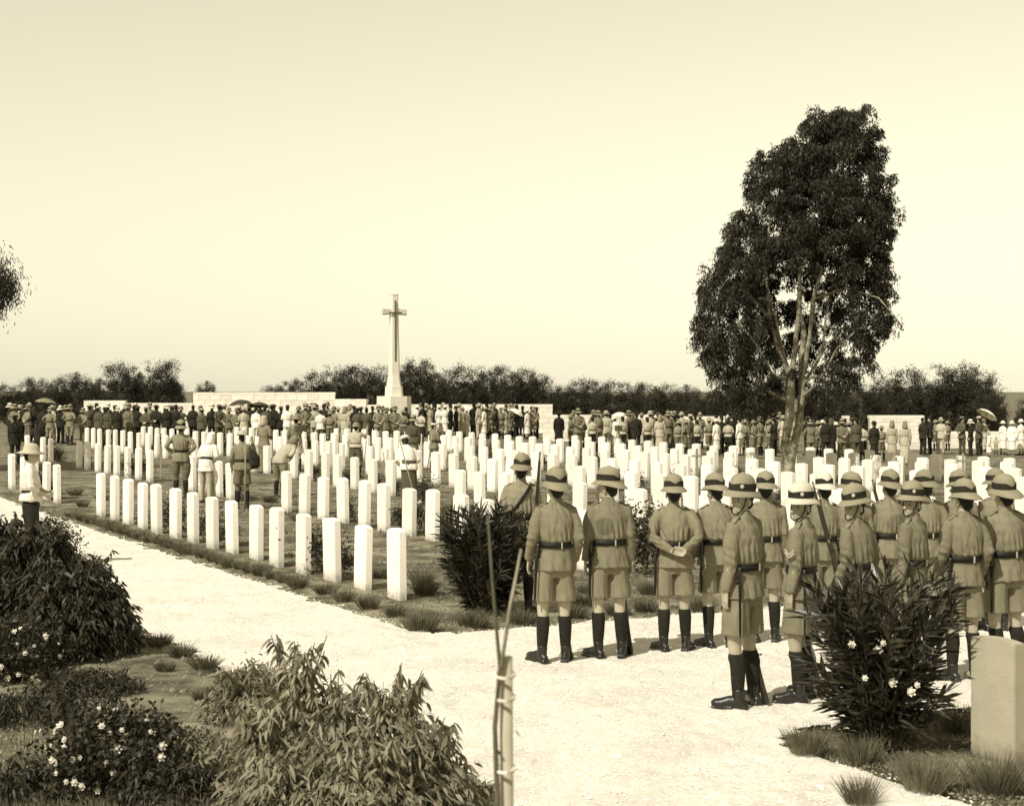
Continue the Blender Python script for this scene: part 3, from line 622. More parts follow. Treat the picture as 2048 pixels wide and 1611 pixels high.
# leafy drooping shrubs and white roses of the foreground bed
def droop_shrub(name, X, Y, mounds, label, seed, leafm, Lr=(.06, .11), Wr=(.018, .032), nl=15, dens=330, sprigs=0):
    """mounds: (x, y, height, radius) heads of a loose shrub, each hung with drooping leaf clusters"""
    g = np.random.default_rng(seed); t = empty(name, (X, Y, 0)); tag(t, label, 'shrub'); B = []; D = []; st = MB()
    for (mx, my, mh, mr) in mounds:
        for i in range(int(dens * mr * 2)):
            a = g.uniform(0, 6.28); q = math.sqrt(g.uniform(0, 1)); zz = mh * (1 - q ** 2.2 * .72) * (1 - .75 * g.uniform(0, 1) ** 2.2)
            c = np.array([mx + math.cos(a) * q * mr * (1.25 - .25 * zz / mh), my + math.sin(a) * q * mr, zz])
            if i % 12 == 0: st.tube([(mx * .3, my * .3, -.02), (mx + (c[0] - mx) * .6, my + (c[1] - my) * .6, zz * .6), tuple(c)], [.011, .008, .004], 5)
            n = nl; aa = g.uniform(0, 6.28, n); out = np.array([c[0] - mx * .5, c[1] - my * .5, 0]) * 1.2
            B.append(c + g.normal(size=(n, 3)) * np.array([.03, .03, .045])); D.append(np.stack([np.cos(aa), np.sin(aa), g.uniform(-1.3, .25, n)], 1) + out)
        for i in range(sprigs):
            a = g.uniform(0, 6.28); c1 = np.array([mx + math.cos(a) * mr * .7, my + math.sin(a) * mr * .7, mh * g.uniform(.98, 1.13)]); c0 = np.array([mx, my, mh * .5]); n = 22; ts = g.uniform(.35, 1, n)[:, None]
            st.tube([tuple(c0), tuple((c0 + c1) / 2 + np.array([0, 0, .03])), tuple(c1)], [.006, .005, .003], 5); aa = g.uniform(0, 6.28, n)
            B.append(c0 + (c1 - c0) * ts); D.append(np.stack([np.cos(aa), np.sin(aa), g.uniform(-1.4, -.1, n)], 1))
    B = np.concatenate(B); D = np.concatenate(D); n = len(B)
    link('foliage', leaves('foliage', B, D, g.uniform(*Lr, n), g.uniform(*Wr, n), .4, True, g), t, M[leafm]); st.build('stems', M['wood_dark'], t); return t
X, Y = ground(85, 1312); droop_shrub('leafy_shrub', X, Y, [(0, 0, 1.28, .5), (-.45, .1, 1.32, .5), (.42, -.05, .95, .42), (.15, -.35, .85, .45), (-.4, -.4, .8, .45)], 'big dark drooping shrub beside the path on the left', 3, 'leaf_shrub', sprigs=6)
X, Y = ground(690, 1615); droop_shrub('leafy_shrub', X, Y, [(-.30, .05, .94, .26), (-.05, 0, .74, .28), (.30, -.02, .78, .28), (.52, -.1, .52, .24), (-.52, -.1, .62, .2), (.1, -.35, .5, .42), (-.25, -.4, .40, .32)], 'pale drooping leafy shrub in the middle of the foreground', 4, 'leaf_shrub_pale', (.05, .10), (.014, .026), 12, 200, 14)
X, Y = ground(470, 1450); droop_shrub('low_shrub', X, Y, [(0, 0, .40, .2), (.12, .1, .3, .15)], 'small leafy plant left of the pale foreground shrub', 8, 'leaf_shrub_pale', (.05, .09), (.015, .025), 12, 160, 3)
for px, py, h_, r1, lab in ((60, 1450, .26, .34, 'low dark ground cover at the left edge between the rose bushes'), (170, 1395, .20, .30, 'low dark ground cover above the white rose bush'), (330, 1500, .16, .2, 'low leafy weed right of the white rose bush'), (415, 1560, .30, .26, 'low mixed weeds left of the pale shrub'), (60, 1600, .22, .3, 'low dark weeds in the bottom left corner'), (330, 1610, .26, .3, 'low dark weeds at the bottom edge left of the pale shrub'), (505, 1400, .30, .2, 'small leafy weed behind the pale shrub')):
    X, Y = ground(px, py); droop_shrub('ground_cover', X, Y, [(0, 0, h_, r1), (r1 * .7, .1, h_ * .7, r1 * .7), (-r1 * .8, -.05, h_ * .6, r1 * .6)], lab, px, 'leaf_shrub' if 'dark' in lab else 'leaf_shrub_pale', (.03, .06), (.010, .02), 12, 150, 4)
def rose_bush(X, Y, h, w, label, seed, nfl, nl=4200):
    g = np.random.default_rng(seed); t = empty('rose_bush', (X, Y, 0)); tag(t, label, 'bush', 'white flowering rose bushes'); v3 = unit(g.normal(size=(nl, 3))) * (g.uniform(.2, 1, nl) ** .45)[:, None]
    p = v3 * np.array([w / 2, w / 2, h * .5]); p *= (1 + .22 * np.sin(np.arctan2(p[:, 1:2], p[:, :1]) * 5 + seed) + .12 * np.sin(p[:, 2:3] * 14 + p[:, :1] * 8)); p[:, 2] = np.abs(p[:, 2] + h * .45)
    link('foliage', leaves('foliage', p, g.normal(size=(nl, 3)) + np.array([0, 0, .2]), g.uniform(.035, .06, nl), g.uniform(.02, .032, nl), .1, False, g), t, M['leaf_shrub'])
    st = MB()
    for i in range(14): a = i * .45; st.tube([(0, 0, -.02), (math.cos(a) * w * .2, math.sin(a) * w * .2, h * .4), (math.cos(a) * w * .36, math.sin(a) * w * .36, h * .75)], [.01, .008, .004], 5)
    st.build('stems', M['wood_dark'], t)
    fr = np.where((p[:, 1] < .05) & (np.abs(v3).max(1) > .55))[0]
    for i in g.choice(fr, nfl, replace=False):
        c = p[i] * np.array([1.04, 1.04, 1.0]); dv = Vector((c[0], c[1] - .15, max(.1, c[2] - h * .3))).normalized()
        link('flower', FLM, t, M['petal'], loc=tuple(c + np.array(dv) * .02), rot=dv.to_track_quat('Z', 'Y').to_euler(), scale=g.uniform(.35, .75))
X, Y = ground(225, 1585); rose_bush(X, Y, .62, .92, 'rose bush full of white blooms in the lower left foreground', 11, 60)
X, Y = ground(40, 1365); rose_bush(X, Y, .62, .8, 'rose bush with a few white blooms at the left edge', 12, 26, 3600)
X, Y = ground(95, 1120); rose_bush(X, Y, .72, 1.0, 'pale flowered bush behind the dark shrub at the left edge', 13, 46, 2600)
# tied sapling on its stake, close to the camera
sY = 4.6; sx_ = at(1012, sY)[0]; sk = empty('sapling_stake', (sx_, sY, 0)); tag(sk, 'blurred wooden stake with tied sapling close to the camera', 'stake')
MB().tube([(.0, 0, -.1), (.005, 0, .9), (.0, 0, zt(1312, sY))], [.020, .0195, .019], 10).build('post', M['khaki_pale'], sk, True)
def sp(x, y, dy=-.03): return (at(x, sY)[0] - sx_, dy, zt(y, sY))
MB().tube([(-.02, -.03, -.05), sp(995, 1590), sp(990, 1450), sp(1000, 1330), sp(992, 1240), sp(984, 1150), sp(976, 1030)], [.008, .008, .007, .006, .005, .004, .003], 8).build('sapling_stem', M['bark_dark'], sk, True)
MB().tube([sp(1001, 1335), sp(1010, 1280), sp(1020, 1210), sp(1032, 1150), sp(1042, 1095)], [.006, .0055, .005, .004, .003], 8).build('sapling_branch', M['bark'], sk, True)
for y in (1347, 1392, 1534):
    MB().tube([(.028 * math.cos(a) - .004, .034 * math.sin(a) - .008, zt(y, sY) + .006 * math.sin(a)) for a in np.linspace(0, 6.4, 14)], [.005] * 14, 6).build('string_tie', M['string'], sk, True)
for x, y in ((1028, 1452), (990, 1490)):
    v = leaf_quads(np.array([sp(x, y)]), np.array([[.5, 0, -.6]]), .035, .014); link('leaf', quads_mesh('leaf', v, 1), sk, M['leaf_pale'])
# grass: short cover among the graves, longer in the foreground bed
def blades(pts, h0, h1, w, name, label, m='grass'):
    n = len(pts); B = np.array([(x, y, .0) for x, y in pts]); D = rng.normal(size=(n, 3)) * .35 + np.array([0, 0, 1])
    tag(link(name, leaves(name, B, D, rng.uniform(h0, h1, n), w, .15), None, M[m]), label, 'grass', kind='stuff')
pts = []
while len(pts) < 85000:
    a = random.uniform(-2.4, 48) if random.random() < .6 else random.uniform(-2.4, 18); b = random.uniform(-.8, 26); x, y = AB(a, b); px = 1024 + x / y * FPX
    if not (10 < px < 2060) or on_path(a, b) or y > 68: continue
    if noise.noise((x * .5, y * .5, 3)) + .45 * noise.noise((x * 1.7, y * 1.7, 9)) < random.uniform(-.35, .25): continue
    pts.append((x, y))
blades(pts, .03, .10, .010, 'plot_grass', 'short patchy grass growing between the grave rows', 'plot_grass')
pts = []
while len(pts) < 10000:
    px = random.uniform(0, 1000); py = random.uniform(1300, 1680); x, y = ground(px, py); a, b = toAB(x, y)
    if on_path(a, b): continue
    if noise.noise((x * .9, y * .9, 13)) + (py - 1530) / 200 + (.2 if px < 220 else 0) < random.uniform(-.3, .5): continue
    pts.append((x, y))
blades(pts, .05, .17, .008, 'bed_grass', 'grass in the foreground flower bed')
pts = []
while len(pts) < 6000:
    px = random.uniform(1540, 2080); py = random.uniform(1420, 1680); x, y = ground(px, py); a, b = toAB(x, y)
    if on_path(a, b) or noise.noise((x * 1.3, y * 1.3, 3)) < random.uniform(-.4, .3): continue
    pts.append((x, y))
blades(pts, .03, .09, .007, 'corner_grass', 'short grass in the lower right bed')

# ------------------------------------------------------------------ people: figures face +Y, stand on z = 0, 1.78 m tall
def hand(mb, w, dr, side, up=None, grip=False):
    """palm, four unequal bent fingers, thumb from the side of the palm"""
    w = Vector(w); d = Vector(dr).normalized(); ref = Vector(up) if up else Vector((side, .4, 0)); out = (ref - d * ref.dot(d)).normalized(); ac = d.cross(out).normalized()
    # out: back of the hand, ac: across the palm
    if ac.y < 0: ac = -ac
    mb.tube([w - d * .02, w + d * .02, w + d * .06, w + d * .09], [(.026, .020), (.036, .017), (.041, .016), (.038, .013)], 8, tuple(ac))
    for i, L in enumerate((.062, .074, .070, .055)):
        o = w + d * .085 + ac * (.030 - .020 * i); c = .75 if grip else .38
        p1 = o + d * L * .45 - out * L * .10 * (2 if grip else 1); p2 = p1 + (d * (1 - c) - out * c).normalized() * L * .38; p3 = p2 + (d * (.4 - c) - out).normalized() * L * .28
        mb.tube([o - d * .015, p1, p2, p3], [.0098, .0095, .0088, .0075], 6)
    t0 = w + d * .025 + ac * .032; t1 = t0 + d * .03 + ac * .022 - out * .01; t2 = t1 + d * .032 + ac * .002 - out * .012
    mb.tube([t0, t1, t2], [.0135, .012, .0095], 6)
POSES = {   # shoulder, elbow, wrist, hand direction for left (-1) and right (+1)
 'ease':  {-1: ((-.175, 0, 1.45), (-.212, -.03, 1.17), (-.222, .02, .93), (-.02, .10, -1)), 1: ((.175, 0, 1.45), (.212, -.03, 1.17), (.222, .02, .93), (.02, .10, -1))},
 'rifle': {-1: ((-.175, 0, 1.45), (-.215, -.03, 1.17), (-.222, .03, .93), (-.02, .10, -1)), 1: ((.175, 0, 1.45), (.235, -.05, 1.18), (.245, .10, .98), (.0, .4, -.8))},
 'loose': {-1: ((-.175, 0, 1.45), (-.228, -.05, 1.18), (-.236, .07, .96), (-.05, .25, -1)), 1: ((.175, 0, 1.45), (.222, -.06, 1.18), (.212, .06, .95), (-.05, .25, -1))},
 'clasp': {-1: ((-.175, -.01, 1.45), (-.242, -.11, 1.19), (-.055, -.200, 1.05), (.9, -.05, -.25)), 1: ((.175, -.01, 1.45), (.242, -.11, 1.19), (.085, -.195, 1.06), (-.9, -.1, .05))},
 'hips':  {-1: ((-.185, 0, 1.45), (-.34, -.10, 1.20), (-.17, .06, 1.06), (.5, .6, -.3)), 1: ((.185, 0, 1.45), (.34, -.10, 1.20), (.17, .06, 1.06), (-.5, .6, -.3))},
 'front': {-1: ((-.185, 0, 1.45), (-.25, .02, 1.18), (-.12, .22, 1.08), (.6, .7, .1)), 1: ((.185, 0, 1.45), (.25, .02, 1.18), (.10, .22, 1.05), (-.6, .7, .1))},
 'raise': {-1: ((-.185, 0, 1.45), (-.24, -.03, 1.17), (-.22, .08, .95), (0, .2, -1)), 1: ((.185, 0, 1.46), (.30, .14, 1.30), (.30, .30, 1.52), (.0, .3, .9))}}
def legs_of(wide): return {s: ((s * .09, 0, .93), (s * (.10 + wide * .4), .015, .50), (s * (.10 + wide), -.02, .09)) for s in (-1, 1)}
HD = .028
def head_shape(mb, yaw):
    i0 = len(mb.v)
    mb.ell((0, -.005, 1.692), (.074, .094, .092), 16, 12).ell((0, .030, 1.625), (.060, .062, .082), 14, 10).ell((0, .048, 1.583), (.043, .044, .034), 12, 8)
    mb.ell((0, .078, 1.672), (.050, .018, .012)).ell((0, .094, 1.592), (.022, .010, .006)).ell((0, .092, 1.580), (.019, .010, .006)).ell((0, .080, 1.562), (.022, .018, .016))
    mb.ell((-.038, .062, 1.628), (.020, .018, .017)).ell((.038, .062, 1.628), (.020, .018, .017))
    mb.tube([(0, .084, 1.668), (0, .104, 1.642), (0, .120, 1.620), (0, .094, 1.609)], [.011, .014, .018, .011], 8)
    for s in (-1, 1): mb.ell((s * .077, -.004, 1.640), (.011, .022, .034), 8, 8)
    mb.rot(yaw, i0)
    for i in range(i0, len(mb.v)): mb.v[i] = (mb.v[i][0], mb.v[i][1], mb.v[i][2] - HD)
LIB = {}
def folds(amp, fx, fz, seed):
    return lambda p: amp * (noise.noise((p[0] * fx + seed, p[1] * fx, p[2] * fz)) + .6 * (abs(noise.noise((p[0] * fx * 1.7 + p[2] * 3, p[1] * fx * 1.7 + seed, p[2] * fz * 1.5))) * 2 - .5))
def coat_folds(amp, seed, belt):
    f0 = folds(amp, 9, 5.0, seed)
    def f(p):
        x, y, z = p; th = math.atan2(y, x); r = math.hypot(x, y); d = f0(p)
        n1 = noise.noise((x * 6 + seed, y * 6, z * 6))
        if r < .235:
            up = max(0, 1 - abs(z - 1.19) / .15); d += .010 * up * math.sin(th * 17 + n1 * 4 + (z - 1.12) * 14) * (1 if belt else .4)       # cloth gathered over the belt
            if z < 1.07: d += .005 * min(1, (1.07 - z) / .15) * math.sin(th * 9 + n1 * 2 + seed)                                             # flare of the skirt
            if y < 0 and abs(x) < .012 and z > 1.12: d -= .004                                                                              # back seam
        else: d += .006 * math.sin(z * 85 + th * 5 + n1 * 6) * max(0, 1 - abs(z - 1.17) / .16)                                              # creases at the elbow
        d -= .007 * max(0, 1 - 3.2 * abs(noise.noise((x * 11 + z * 2.2 + seed, y * 11, z * 2.0)))) ** 1.5                                      # sharp creases
        return d * min(1, max(0, abs(z - 1.112) - .02) / .03) if belt and r < .235 else d
    return f
def body_mesh(pose, yaw, vox):
    k = ('body', pose, yaw, vox)
    if k not in LIB:
        m = MB(); head_shape(m, yaw)
        m.tube([(0, -.015, 1.44), (0, -.005, 1.50), (0, .005, 1.56), (0, .0, 1.62)], [.075, .058, .054, .055], 12)
        m.tube([(0, 0, .86), (0, 0, .98), (0, 0, 1.12), (0, 0, 1.32), (0, -.005, 1.43), (0, -.01, 1.48)], [(.12, .09), (.15, .105), (.13, .09), (.155, .105), (.15, .075), (.06, .05)], 14)
        for s, (sh, elb, wr, hd) in POSES[pose].items():
            sh = Vector(sh) + Vector((-s * .025, -.005, -.035)); m.tube([sh, (sh + Vector(elb)) / 2, elb, (Vector(elb) * .6 + Vector(wr) * .4), wr], [.042, .042, .036, .036, .026], 10); hand(m, wr, hd, s, None, pose == 'rifle' and s > 0)
        for s, (hp, kn, an) in legs_of(.015).items():
            kn = Vector(kn); an = Vector(an); hp = Vector(hp)
            m.tube([hp, (hp + kn) / 2, kn + Vector((0, 0, .05)), kn, kn - Vector((0, .012, .08)), kn * .62 + an * .38 + Vector((0, -.02, 0)), an], [.085, .075, .060, .056, .050, .054, .036], 12)
            m.tube([an + Vector((0, -.03, 0)), an + Vector((0, .0, -.04)), an + Vector((0, .16, -.06))], [.035, .036, .025], 8)
        LIB[k] = fuse(m, 'body', vox, 3)
    return LIB[k]
def coat_mesh(pose, hem, belt, vox, loose=1.0, fat=1.0, sleeve=1.0):
    k = ('coat', pose, hem, belt, vox, loose, fat, sleeve)
    if k not in LIB:
        m = MB(); w = .150 if belt else .165
        L = [((0, 0, hem - .012), (.222 * loose, .174 * loose)), ((0, 0, hem + .03), (.214 * loose, .168 * loose)), ((0, 0, hem + .10), (.200 * loose, .155 * loose)), ((0, -.003, 1.09), (w + .012, .120)), ((0, -.003, 1.125), (w, .112)),
             ((0, -.008, 1.165), (.180, .142)), ((0, -.014, 1.25), (.183, .142)), ((0, -.018, 1.34), (.186, .134)), ((0, -.018, 1.41), (.176, .108)), ((0, -.016, 1.452), (.142, .084)), ((0, -.012, 1.490), (.092, .070)), ((0, -.008, 1.515), (.068, .066)), ((0, -.004, 1.545), (.066, .064))]
        m.tube([p for p, r in L], [(r[0] * fat, r[1] * fat) for p, r in L], 20)
        for s, (sh, elb, wr, hd) in POSES[pose].items():
            sh, elb, wr = Vector(sh), Vector(elb), Vector(wr); wr2 = elb + (wr - elb) * sleeve
            sj = sh + Vector((-s * .018, -.008, -.022)); m.tube([(s * .06, -.012, 1.445), (s * .115, -.012, 1.442), sj, sj * .78 + elb * .22, (sh + elb) / 2, elb, (elb + wr2) / 2, wr2], [.045, .054, .062, .066, .063, .056, .051, .044], 12)
        LIB[k] = fuse(m, 'coat', vox, 3, coat_folds(.010, len(LIB), belt))
    return LIB[k]
def shorts_mesh(hem, vox, flare=1.0):
    k = ('shorts', hem, vox, flare)
    if k not in LIB:
        m = MB(); m.tube([(0, 0, .80), (0, 0, .92), (0, 0, 1.10)], [(.145, .112), (.165, .122), (.150, .11)], 18)
        for s in (-1, 1):
            if hem > .4: m.tube([(s * .09, 0, .93), (s * .098, 0, .78), (s * .105, .006, hem)], [(.085, .115), (.097, .115), (.106 * flare, .118 * flare)], 14)
            else: m.tube([(s * .09, 0, .93), (s * .098, 0, .74), (s * .106, .008, .48), (s * .113, -.01, .25), (s * .115, -.012, hem)], [(.09, .12), (.088, .105), (.072, .082), (.066, .078), (.068, .085)], 14)
        LIB[k] = fuse(m, 'shorts' if hem > .4 else 'trousers', vox, 2, folds(.012, 10, 4, 3.1))
    return LIB[k]
def breeches_mesh(vox):
    k = ('breeches', vox)
    if k not in LIB:
        m = MB(); m.tube([(0, 0, .80), (0, 0, .92), (0, 0, 1.10)], [(.15, .115), (.172, .128), (.155, .115)], 18)
        for s in (-1, 1): m.tube([(s * .09, 0, .93), (s * .125, 0, .76), (s * .125, .006, .62), (s * .108, .01, .50), (s * .11, .0, .40)], [(.09, .12), (.11, .115), (.095, .10), (.066, .07), (.058, .062)], 14)
        LIB[k] = fuse(m, 'breeches', vox, 2, folds(.008, 9, 6, 5.1))
    return LIB[k]
def robe_mesh(hem, vox, flare):
    k = ('robe', hem, vox, flare)
    if k not in LIB:
        m = MB(); m.tube([(0, 0, hem), (0, 0, .55), (0, 0, .95), (0, 0, 1.15)], [(.23 * flare, .19 * flare), (.20 * flare, .165 * flare), (.178, .138), (.16, .12)], 20)
        LIB[k] = fuse(m, 'skirt', vox, 2, folds(.018, 8, 1.2, 8.1))
    return LIB[k]
def sock_mesh(s):
    k = ('sock', s)
    if k not in LIB:
        hp, kn, an = legs_of(.015)[s]; kn, an = Vector(kn), Vector(an); q = lambda t: kn * (1 - t) + an * t
        c = kn * .62 + an * .38 + Vector((0, -.02, 0)); m = MB(); m.tube([kn - Vector((0, .012, .07)), kn - Vector((0, .013, .10)), (kn - Vector((0, .012, .08))) * .5 + c * .5, c, c * .5 + an * .5, an + Vector((0, 0, .04)), an - Vector((0, 0, .01))], [.060, .065, .064, .064, .056, .047, .046], 14); v = m.mesh('sock', True); LIB[k] = v
    return LIB[k]
def boot_mesh(s, vox=.009):
    k = ('boot', s)
    if k not in LIB:
        x = s * .115; m = MB()
        m.tube([(x, -.03, .16), (x, -.03, .10), (x, -.028, .05)], [.050, .048, .046], 12)
        i0 = len(m.v)
        m.tube([(x, -.095, .035), (x, -.075, .042), (x, -.02, .052), (x, .05, .055), (x, .11, .045), (x, .165, .040), (x, .190, .034)], [(.028, .030), (.038, .036), (.040, .052), (.043, .050), (.050, .040), (.046, .036), (.026, .024)], 12, (1, 0, 0))
        m.box((x, .105, .008), (.047, .085, .010)).box((x, -.065, .010), (.038, .038, .012))
        m.rot(-s * R(24), i0, (x, -.03)); LIB[k] = fuse(m, 'boot', vox, 1)
    return LIB[k]
def hair_mesh(yaw):
    k = ('hair', yaw)
    if k not in LIB:
        m = MB(); m.ell((0, -.022, 1.695), (.0785, .090, .096), 16, 10).ell((0, -.055, 1.63), (.058, .040, .055), 12, 8); m.rot(yaw); m.v = [(a, b, c - HD) for a, b, c in m.v]; LIB[k] = m.mesh('hair', True)
    return LIB[k]
def eye_part(yaw, s):
    k = ('eye', yaw, s)
    if k not in LIB:
        m = MB(); m.ell((s * .030, .0785, 1.651), (.0105, .006, .0048), 8, 6).ell((s * .031, .083, 1.668), (.017, .005, .0032), 8, 6); m.rot(yaw); m.v = [(a, b, c - HD) for a, b, c in m.v]; LIB[k] = m.mesh('eye', True)
    return LIB[k]
def strap_mesh(yaw):
    k = ('strap', yaw)
    if k not in LIB:
        m = MB(); m.tube([(-.078, .03, 1.69), (-.070, .045, 1.62), (-.048, .072, 1.567), (0, .092, 1.545), (.048, .072, 1.567), (.070, .045, 1.62), (.078, .03, 1.69)], [(.007, .004)] * 7, 6); m.rot(yaw); m.v = [(a, b, c - HD) for a, b, c in m.v]; LIB[k] = m.mesh('chin_strap', True)
    return LIB[k]
# headgear: origin at the head, brim plane at z = 0
def helmet_meshes():
    if 'helmet' not in LIB:
        fr = lambda a: max(0, math.sin(a)); bk = lambda a: max(0, -math.sin(a))
        bx = lambda a: .048 + .012 * fr(a) ** 2 + .040 * bk(a) ** 2; dz = lambda a: -.030 - .004 * fr(a) - .034 * bk(a) ** 2
        prof = [(.050, .085), (.092, .0), (.1, -.006), (.1, -.010), (.1, -.008), (.1, .0), (.104, .006), (.1045, .035), (.102, .065), (.093, .100), (.074, .128), (.045, .145), (.018, .151), (.016, .158), (.004, .160)]
        fac = {2: .5, 3: 1.0, 4: 1.0, 5: .5}
        def rf(i, a): return bx(a) * fac.get(i, 0)
        def zf(i, a):
            t = fac.get(i, 0); return dz(a) * t ** 1.35
        m = MB(); m.lathe(prof, 36, 1.0, 1.2, zf, rf); LIB['helmet'] = m.mesh('helmet', True)
        m = MB(); rows = [(.100, .008, 0), (.1085, .008, 0), (.1085, .068, 1), (.096, .070, 1)]
        dip = lambda i, a: (-.034 * max(0, 1 - abs(math.degrees(a) - 270) / 34) - .012 * max(0, 1 - abs(math.degrees(a) - 90) / 40)) * rows[i][2]
        m.lathe([(r, z) for r, z, _ in rows], 48, 1.0, 1.2, dip); m.f = m.f[:-2]; LIB['hat_band'] = m.mesh('hat_band')
        LIB['badge'] = MB().ell((0, 0, 0), (.018, .006, .018), 10, 6).mesh('badge', True)
    return LIB['helmet'], LIB['hat_band'], LIB['badge']
def hat_lathe(name, prof, sy=1.2, zf=None):
    if name not in LIB: LIB[name] = MB().lathe(prof, 24, 1.0, sy, zf).mesh(name, True)
    return LIB[name]
def crease(i, a): return 0
HATS = {
 'fedora': lambda: hat_lathe('brimmed_hat', [(.05, .08), (.085, .0), (.148, .006), (.152, .012), (.10, .006), (.096, .06), (.085, .105), (.05, .115), (.012, .095)], 1.18, lambda i, a: .018 * abs(math.cos(a)) if i in (2, 3) else 0),
 'sun_hat': lambda: hat_lathe('wide_hat', [(.05, .07), (.085, .0), (.185, -.035), (.188, -.03), (.104, .006), (.100, .05), (.085, .095), (.04, .115), (.01, .12)], 1.1),
 'fez': lambda: hat_lathe('fez', [(.084, -.01), (.088, -.008), (.074, .115), (.070, .120), (.01, .121)], 1.15),
 'top_hat': lambda: hat_lathe('top_hat', [(.084, .0), (.135, .010), (.138, .016), (.090, .010), (.082, .08), (.092, .155), (.088, .160), (.01, .161)], 1.15),
 'cap': lambda: hat_lathe('flat_cap', [(.09, -.01), (.105, .02), (.112, .045), (.10, .062), (.05, .070), (.01, .071)], 1.25),
 'cloche': lambda: hat_lathe('cloche_hat', [(.098, -.05), (.118, -.048), (.100, -.02), (.098, .04), (.080, .085), (.04, .105), (.01, .108)], 1.15),
 'cloth': lambda: hat_lathe('head_cloth', [(.09, -.24), (.118, -.23), (.105, -.12), (.094, -.02), (.090, .04), (.072, .075), (.035, .09), (.01, .092)], 1.2, lambda i, a: .20 * max(0, math.sin(a)) ** .7 if i in (0, 1) else (.09 * max(0, math.sin(a)) if i == 2 else 0))}
def belt_mesh(z=1.108, wx=.160, wy=.124, h=.026, nm='belt'):
    k = ('belt', z, wx)
    if k not in LIB:
        m = MB(); v = []; f = []; n = 28
        for dz, e in ((-h, -.012), (-h, .004), (h, .004), (h, -.012)):
            for i in range(n): a = 2 * math.pi * i / n; v.append(((wx + e) * math.cos(a), -.003 + (wy + e) * math.sin(a), z + dz))
        for r in range(3):
            for i in range(n): f.append((r * n + i, r * n + (i + 1) % n, (r + 1) * n + (i + 1) % n, (r + 1) * n + i))
        m.add(v, f); LIB[k] = m.mesh(nm, True)
    return LIB[k]
def scabbard_mesh():
    if 'scab' not in LIB:
        m = MB(); m.tube([(-.178, -.075, 1.105), (-.196, -.085, .99)], [(.022, .008), (.024, .010)], 8)      # frog
        m.tube([(-.196, -.092, 1.01), (-.204, -.100, .98), (-.206, -.102, .92), (-.212, -.105, .62), (-.213, -.105, .585)], [(.012, .011), (.017, .013), (.015, .009), (.012, .008), (.006, .006)], 8); LIB['scab'] = m.mesh('scabbard', True)
        m = MB(); m.tube([(-.193, -.090, 1.02), (-.188, -.090, 1.10), (-.187, -.090, 1.125)], [(.011, .009), (.012, .010), (.014, .012)], 8).box((-.193, -.09, 1.02), (.028, .008, .006)); LIB['hilt'] = m.mesh('bayonet_hilt', True)
    return LIB['scab'], LIB['hilt']
VR = random.Random(5)
def soldier(x, y, rz, pose, yaw, label, group, s=1.0, helmet='helmet_cloth', belt=True, scab=True, legs='shorts', cat='person', khaki='khaki', vox=(.0078, .0105), strap=False, tiltz=0.0):
    t = empty('person', (x, y, 0.015), rz, s); tag(t, label, cat, group); wd = VR.uniform(.94, 1.02); t.scale = (s * wd, s * wd, s); t.rotation_euler = (R(VR.uniform(-1.5, 1.2)), R(VR.uniform(-1.5, 1.5)), rz)
    b = link('body', body_mesh(pose, yaw, vox[0]), t, M['skin'])
    link('hair', hair_mesh(yaw), t, M['hair'])
    if strap:
        for sd in (-1, 1): link('eye', eye_part(yaw, sd), t, M['hair'])
        link('chin_strap', strap_mesh(yaw), t, M['leather'])
    link('jacket', coat_mesh(pose, .875, True, vox[1], 1.0, .95), t, M[khaki])
    if legs == 'shorts': link('shorts', shorts_mesh(.575, vox[1]), t, M['khaki' if khaki.startswith('khaki_s') or khaki.startswith('khaki_damp') else khaki])
    elif legs == 'breeches': link('breeches', breeches_mesh(vox[1]), t, M['khaki_dark'])
    else: link('trousers', shorts_mesh(.07, vox[1]), t, M[khaki])
    for sd in (-1, 1):
        if legs != 'trousers': link('sock', sock_mesh(sd), t, M['sock'])
        link('boot', boot_mesh(sd), t, M['boot'])
    hm, hb, bd = helmet_meshes()
    h = link('helmet', hm, t, M[helmet], loc=(0, 0, 1.728 - HD), rot=(R(VR.uniform(-7, 3)), R(VR.uniform(-3, 3)), yaw), scale=(.93, .93, .93)); link('hat_band', hb, h, M['band'])
    if strap: link('badge', bd, h, M['metal'], loc=(-.085, .090, .045), rot=(0, 0, .75))
    if belt:
        bl = link('belt', belt_mesh(), t, M['leather'])
        if 'hook' not in LIB: LIB['hook'] = MB().box((.035, -.137, 1.110), (.005, .006, .030)).mesh('belt_hook')
        link('belt_hook', LIB['hook'], bl, M['metal'])
    for sd in (-1, 1):
        k = ('strap2', sd)
        if k not in LIB: LIB[k] = MB().tube([(sd * .085, -.012, 1.507), (sd * .13, -.014, 1.488), (sd * .178, -.018, 1.462)], [(.026, .006), (.026, .007), (.024, .006)], 8, (0, 1, 0)).mesh('shoulder_strap', True)
        link('shoulder_strap', LIB[k], t, M[khaki])
    if scab:
        a, c = scabbard_mesh(); q = link('scabbard', a, t, M['leather']); link('bayonet_hilt', c, q, M['gun_metal'])
    return t
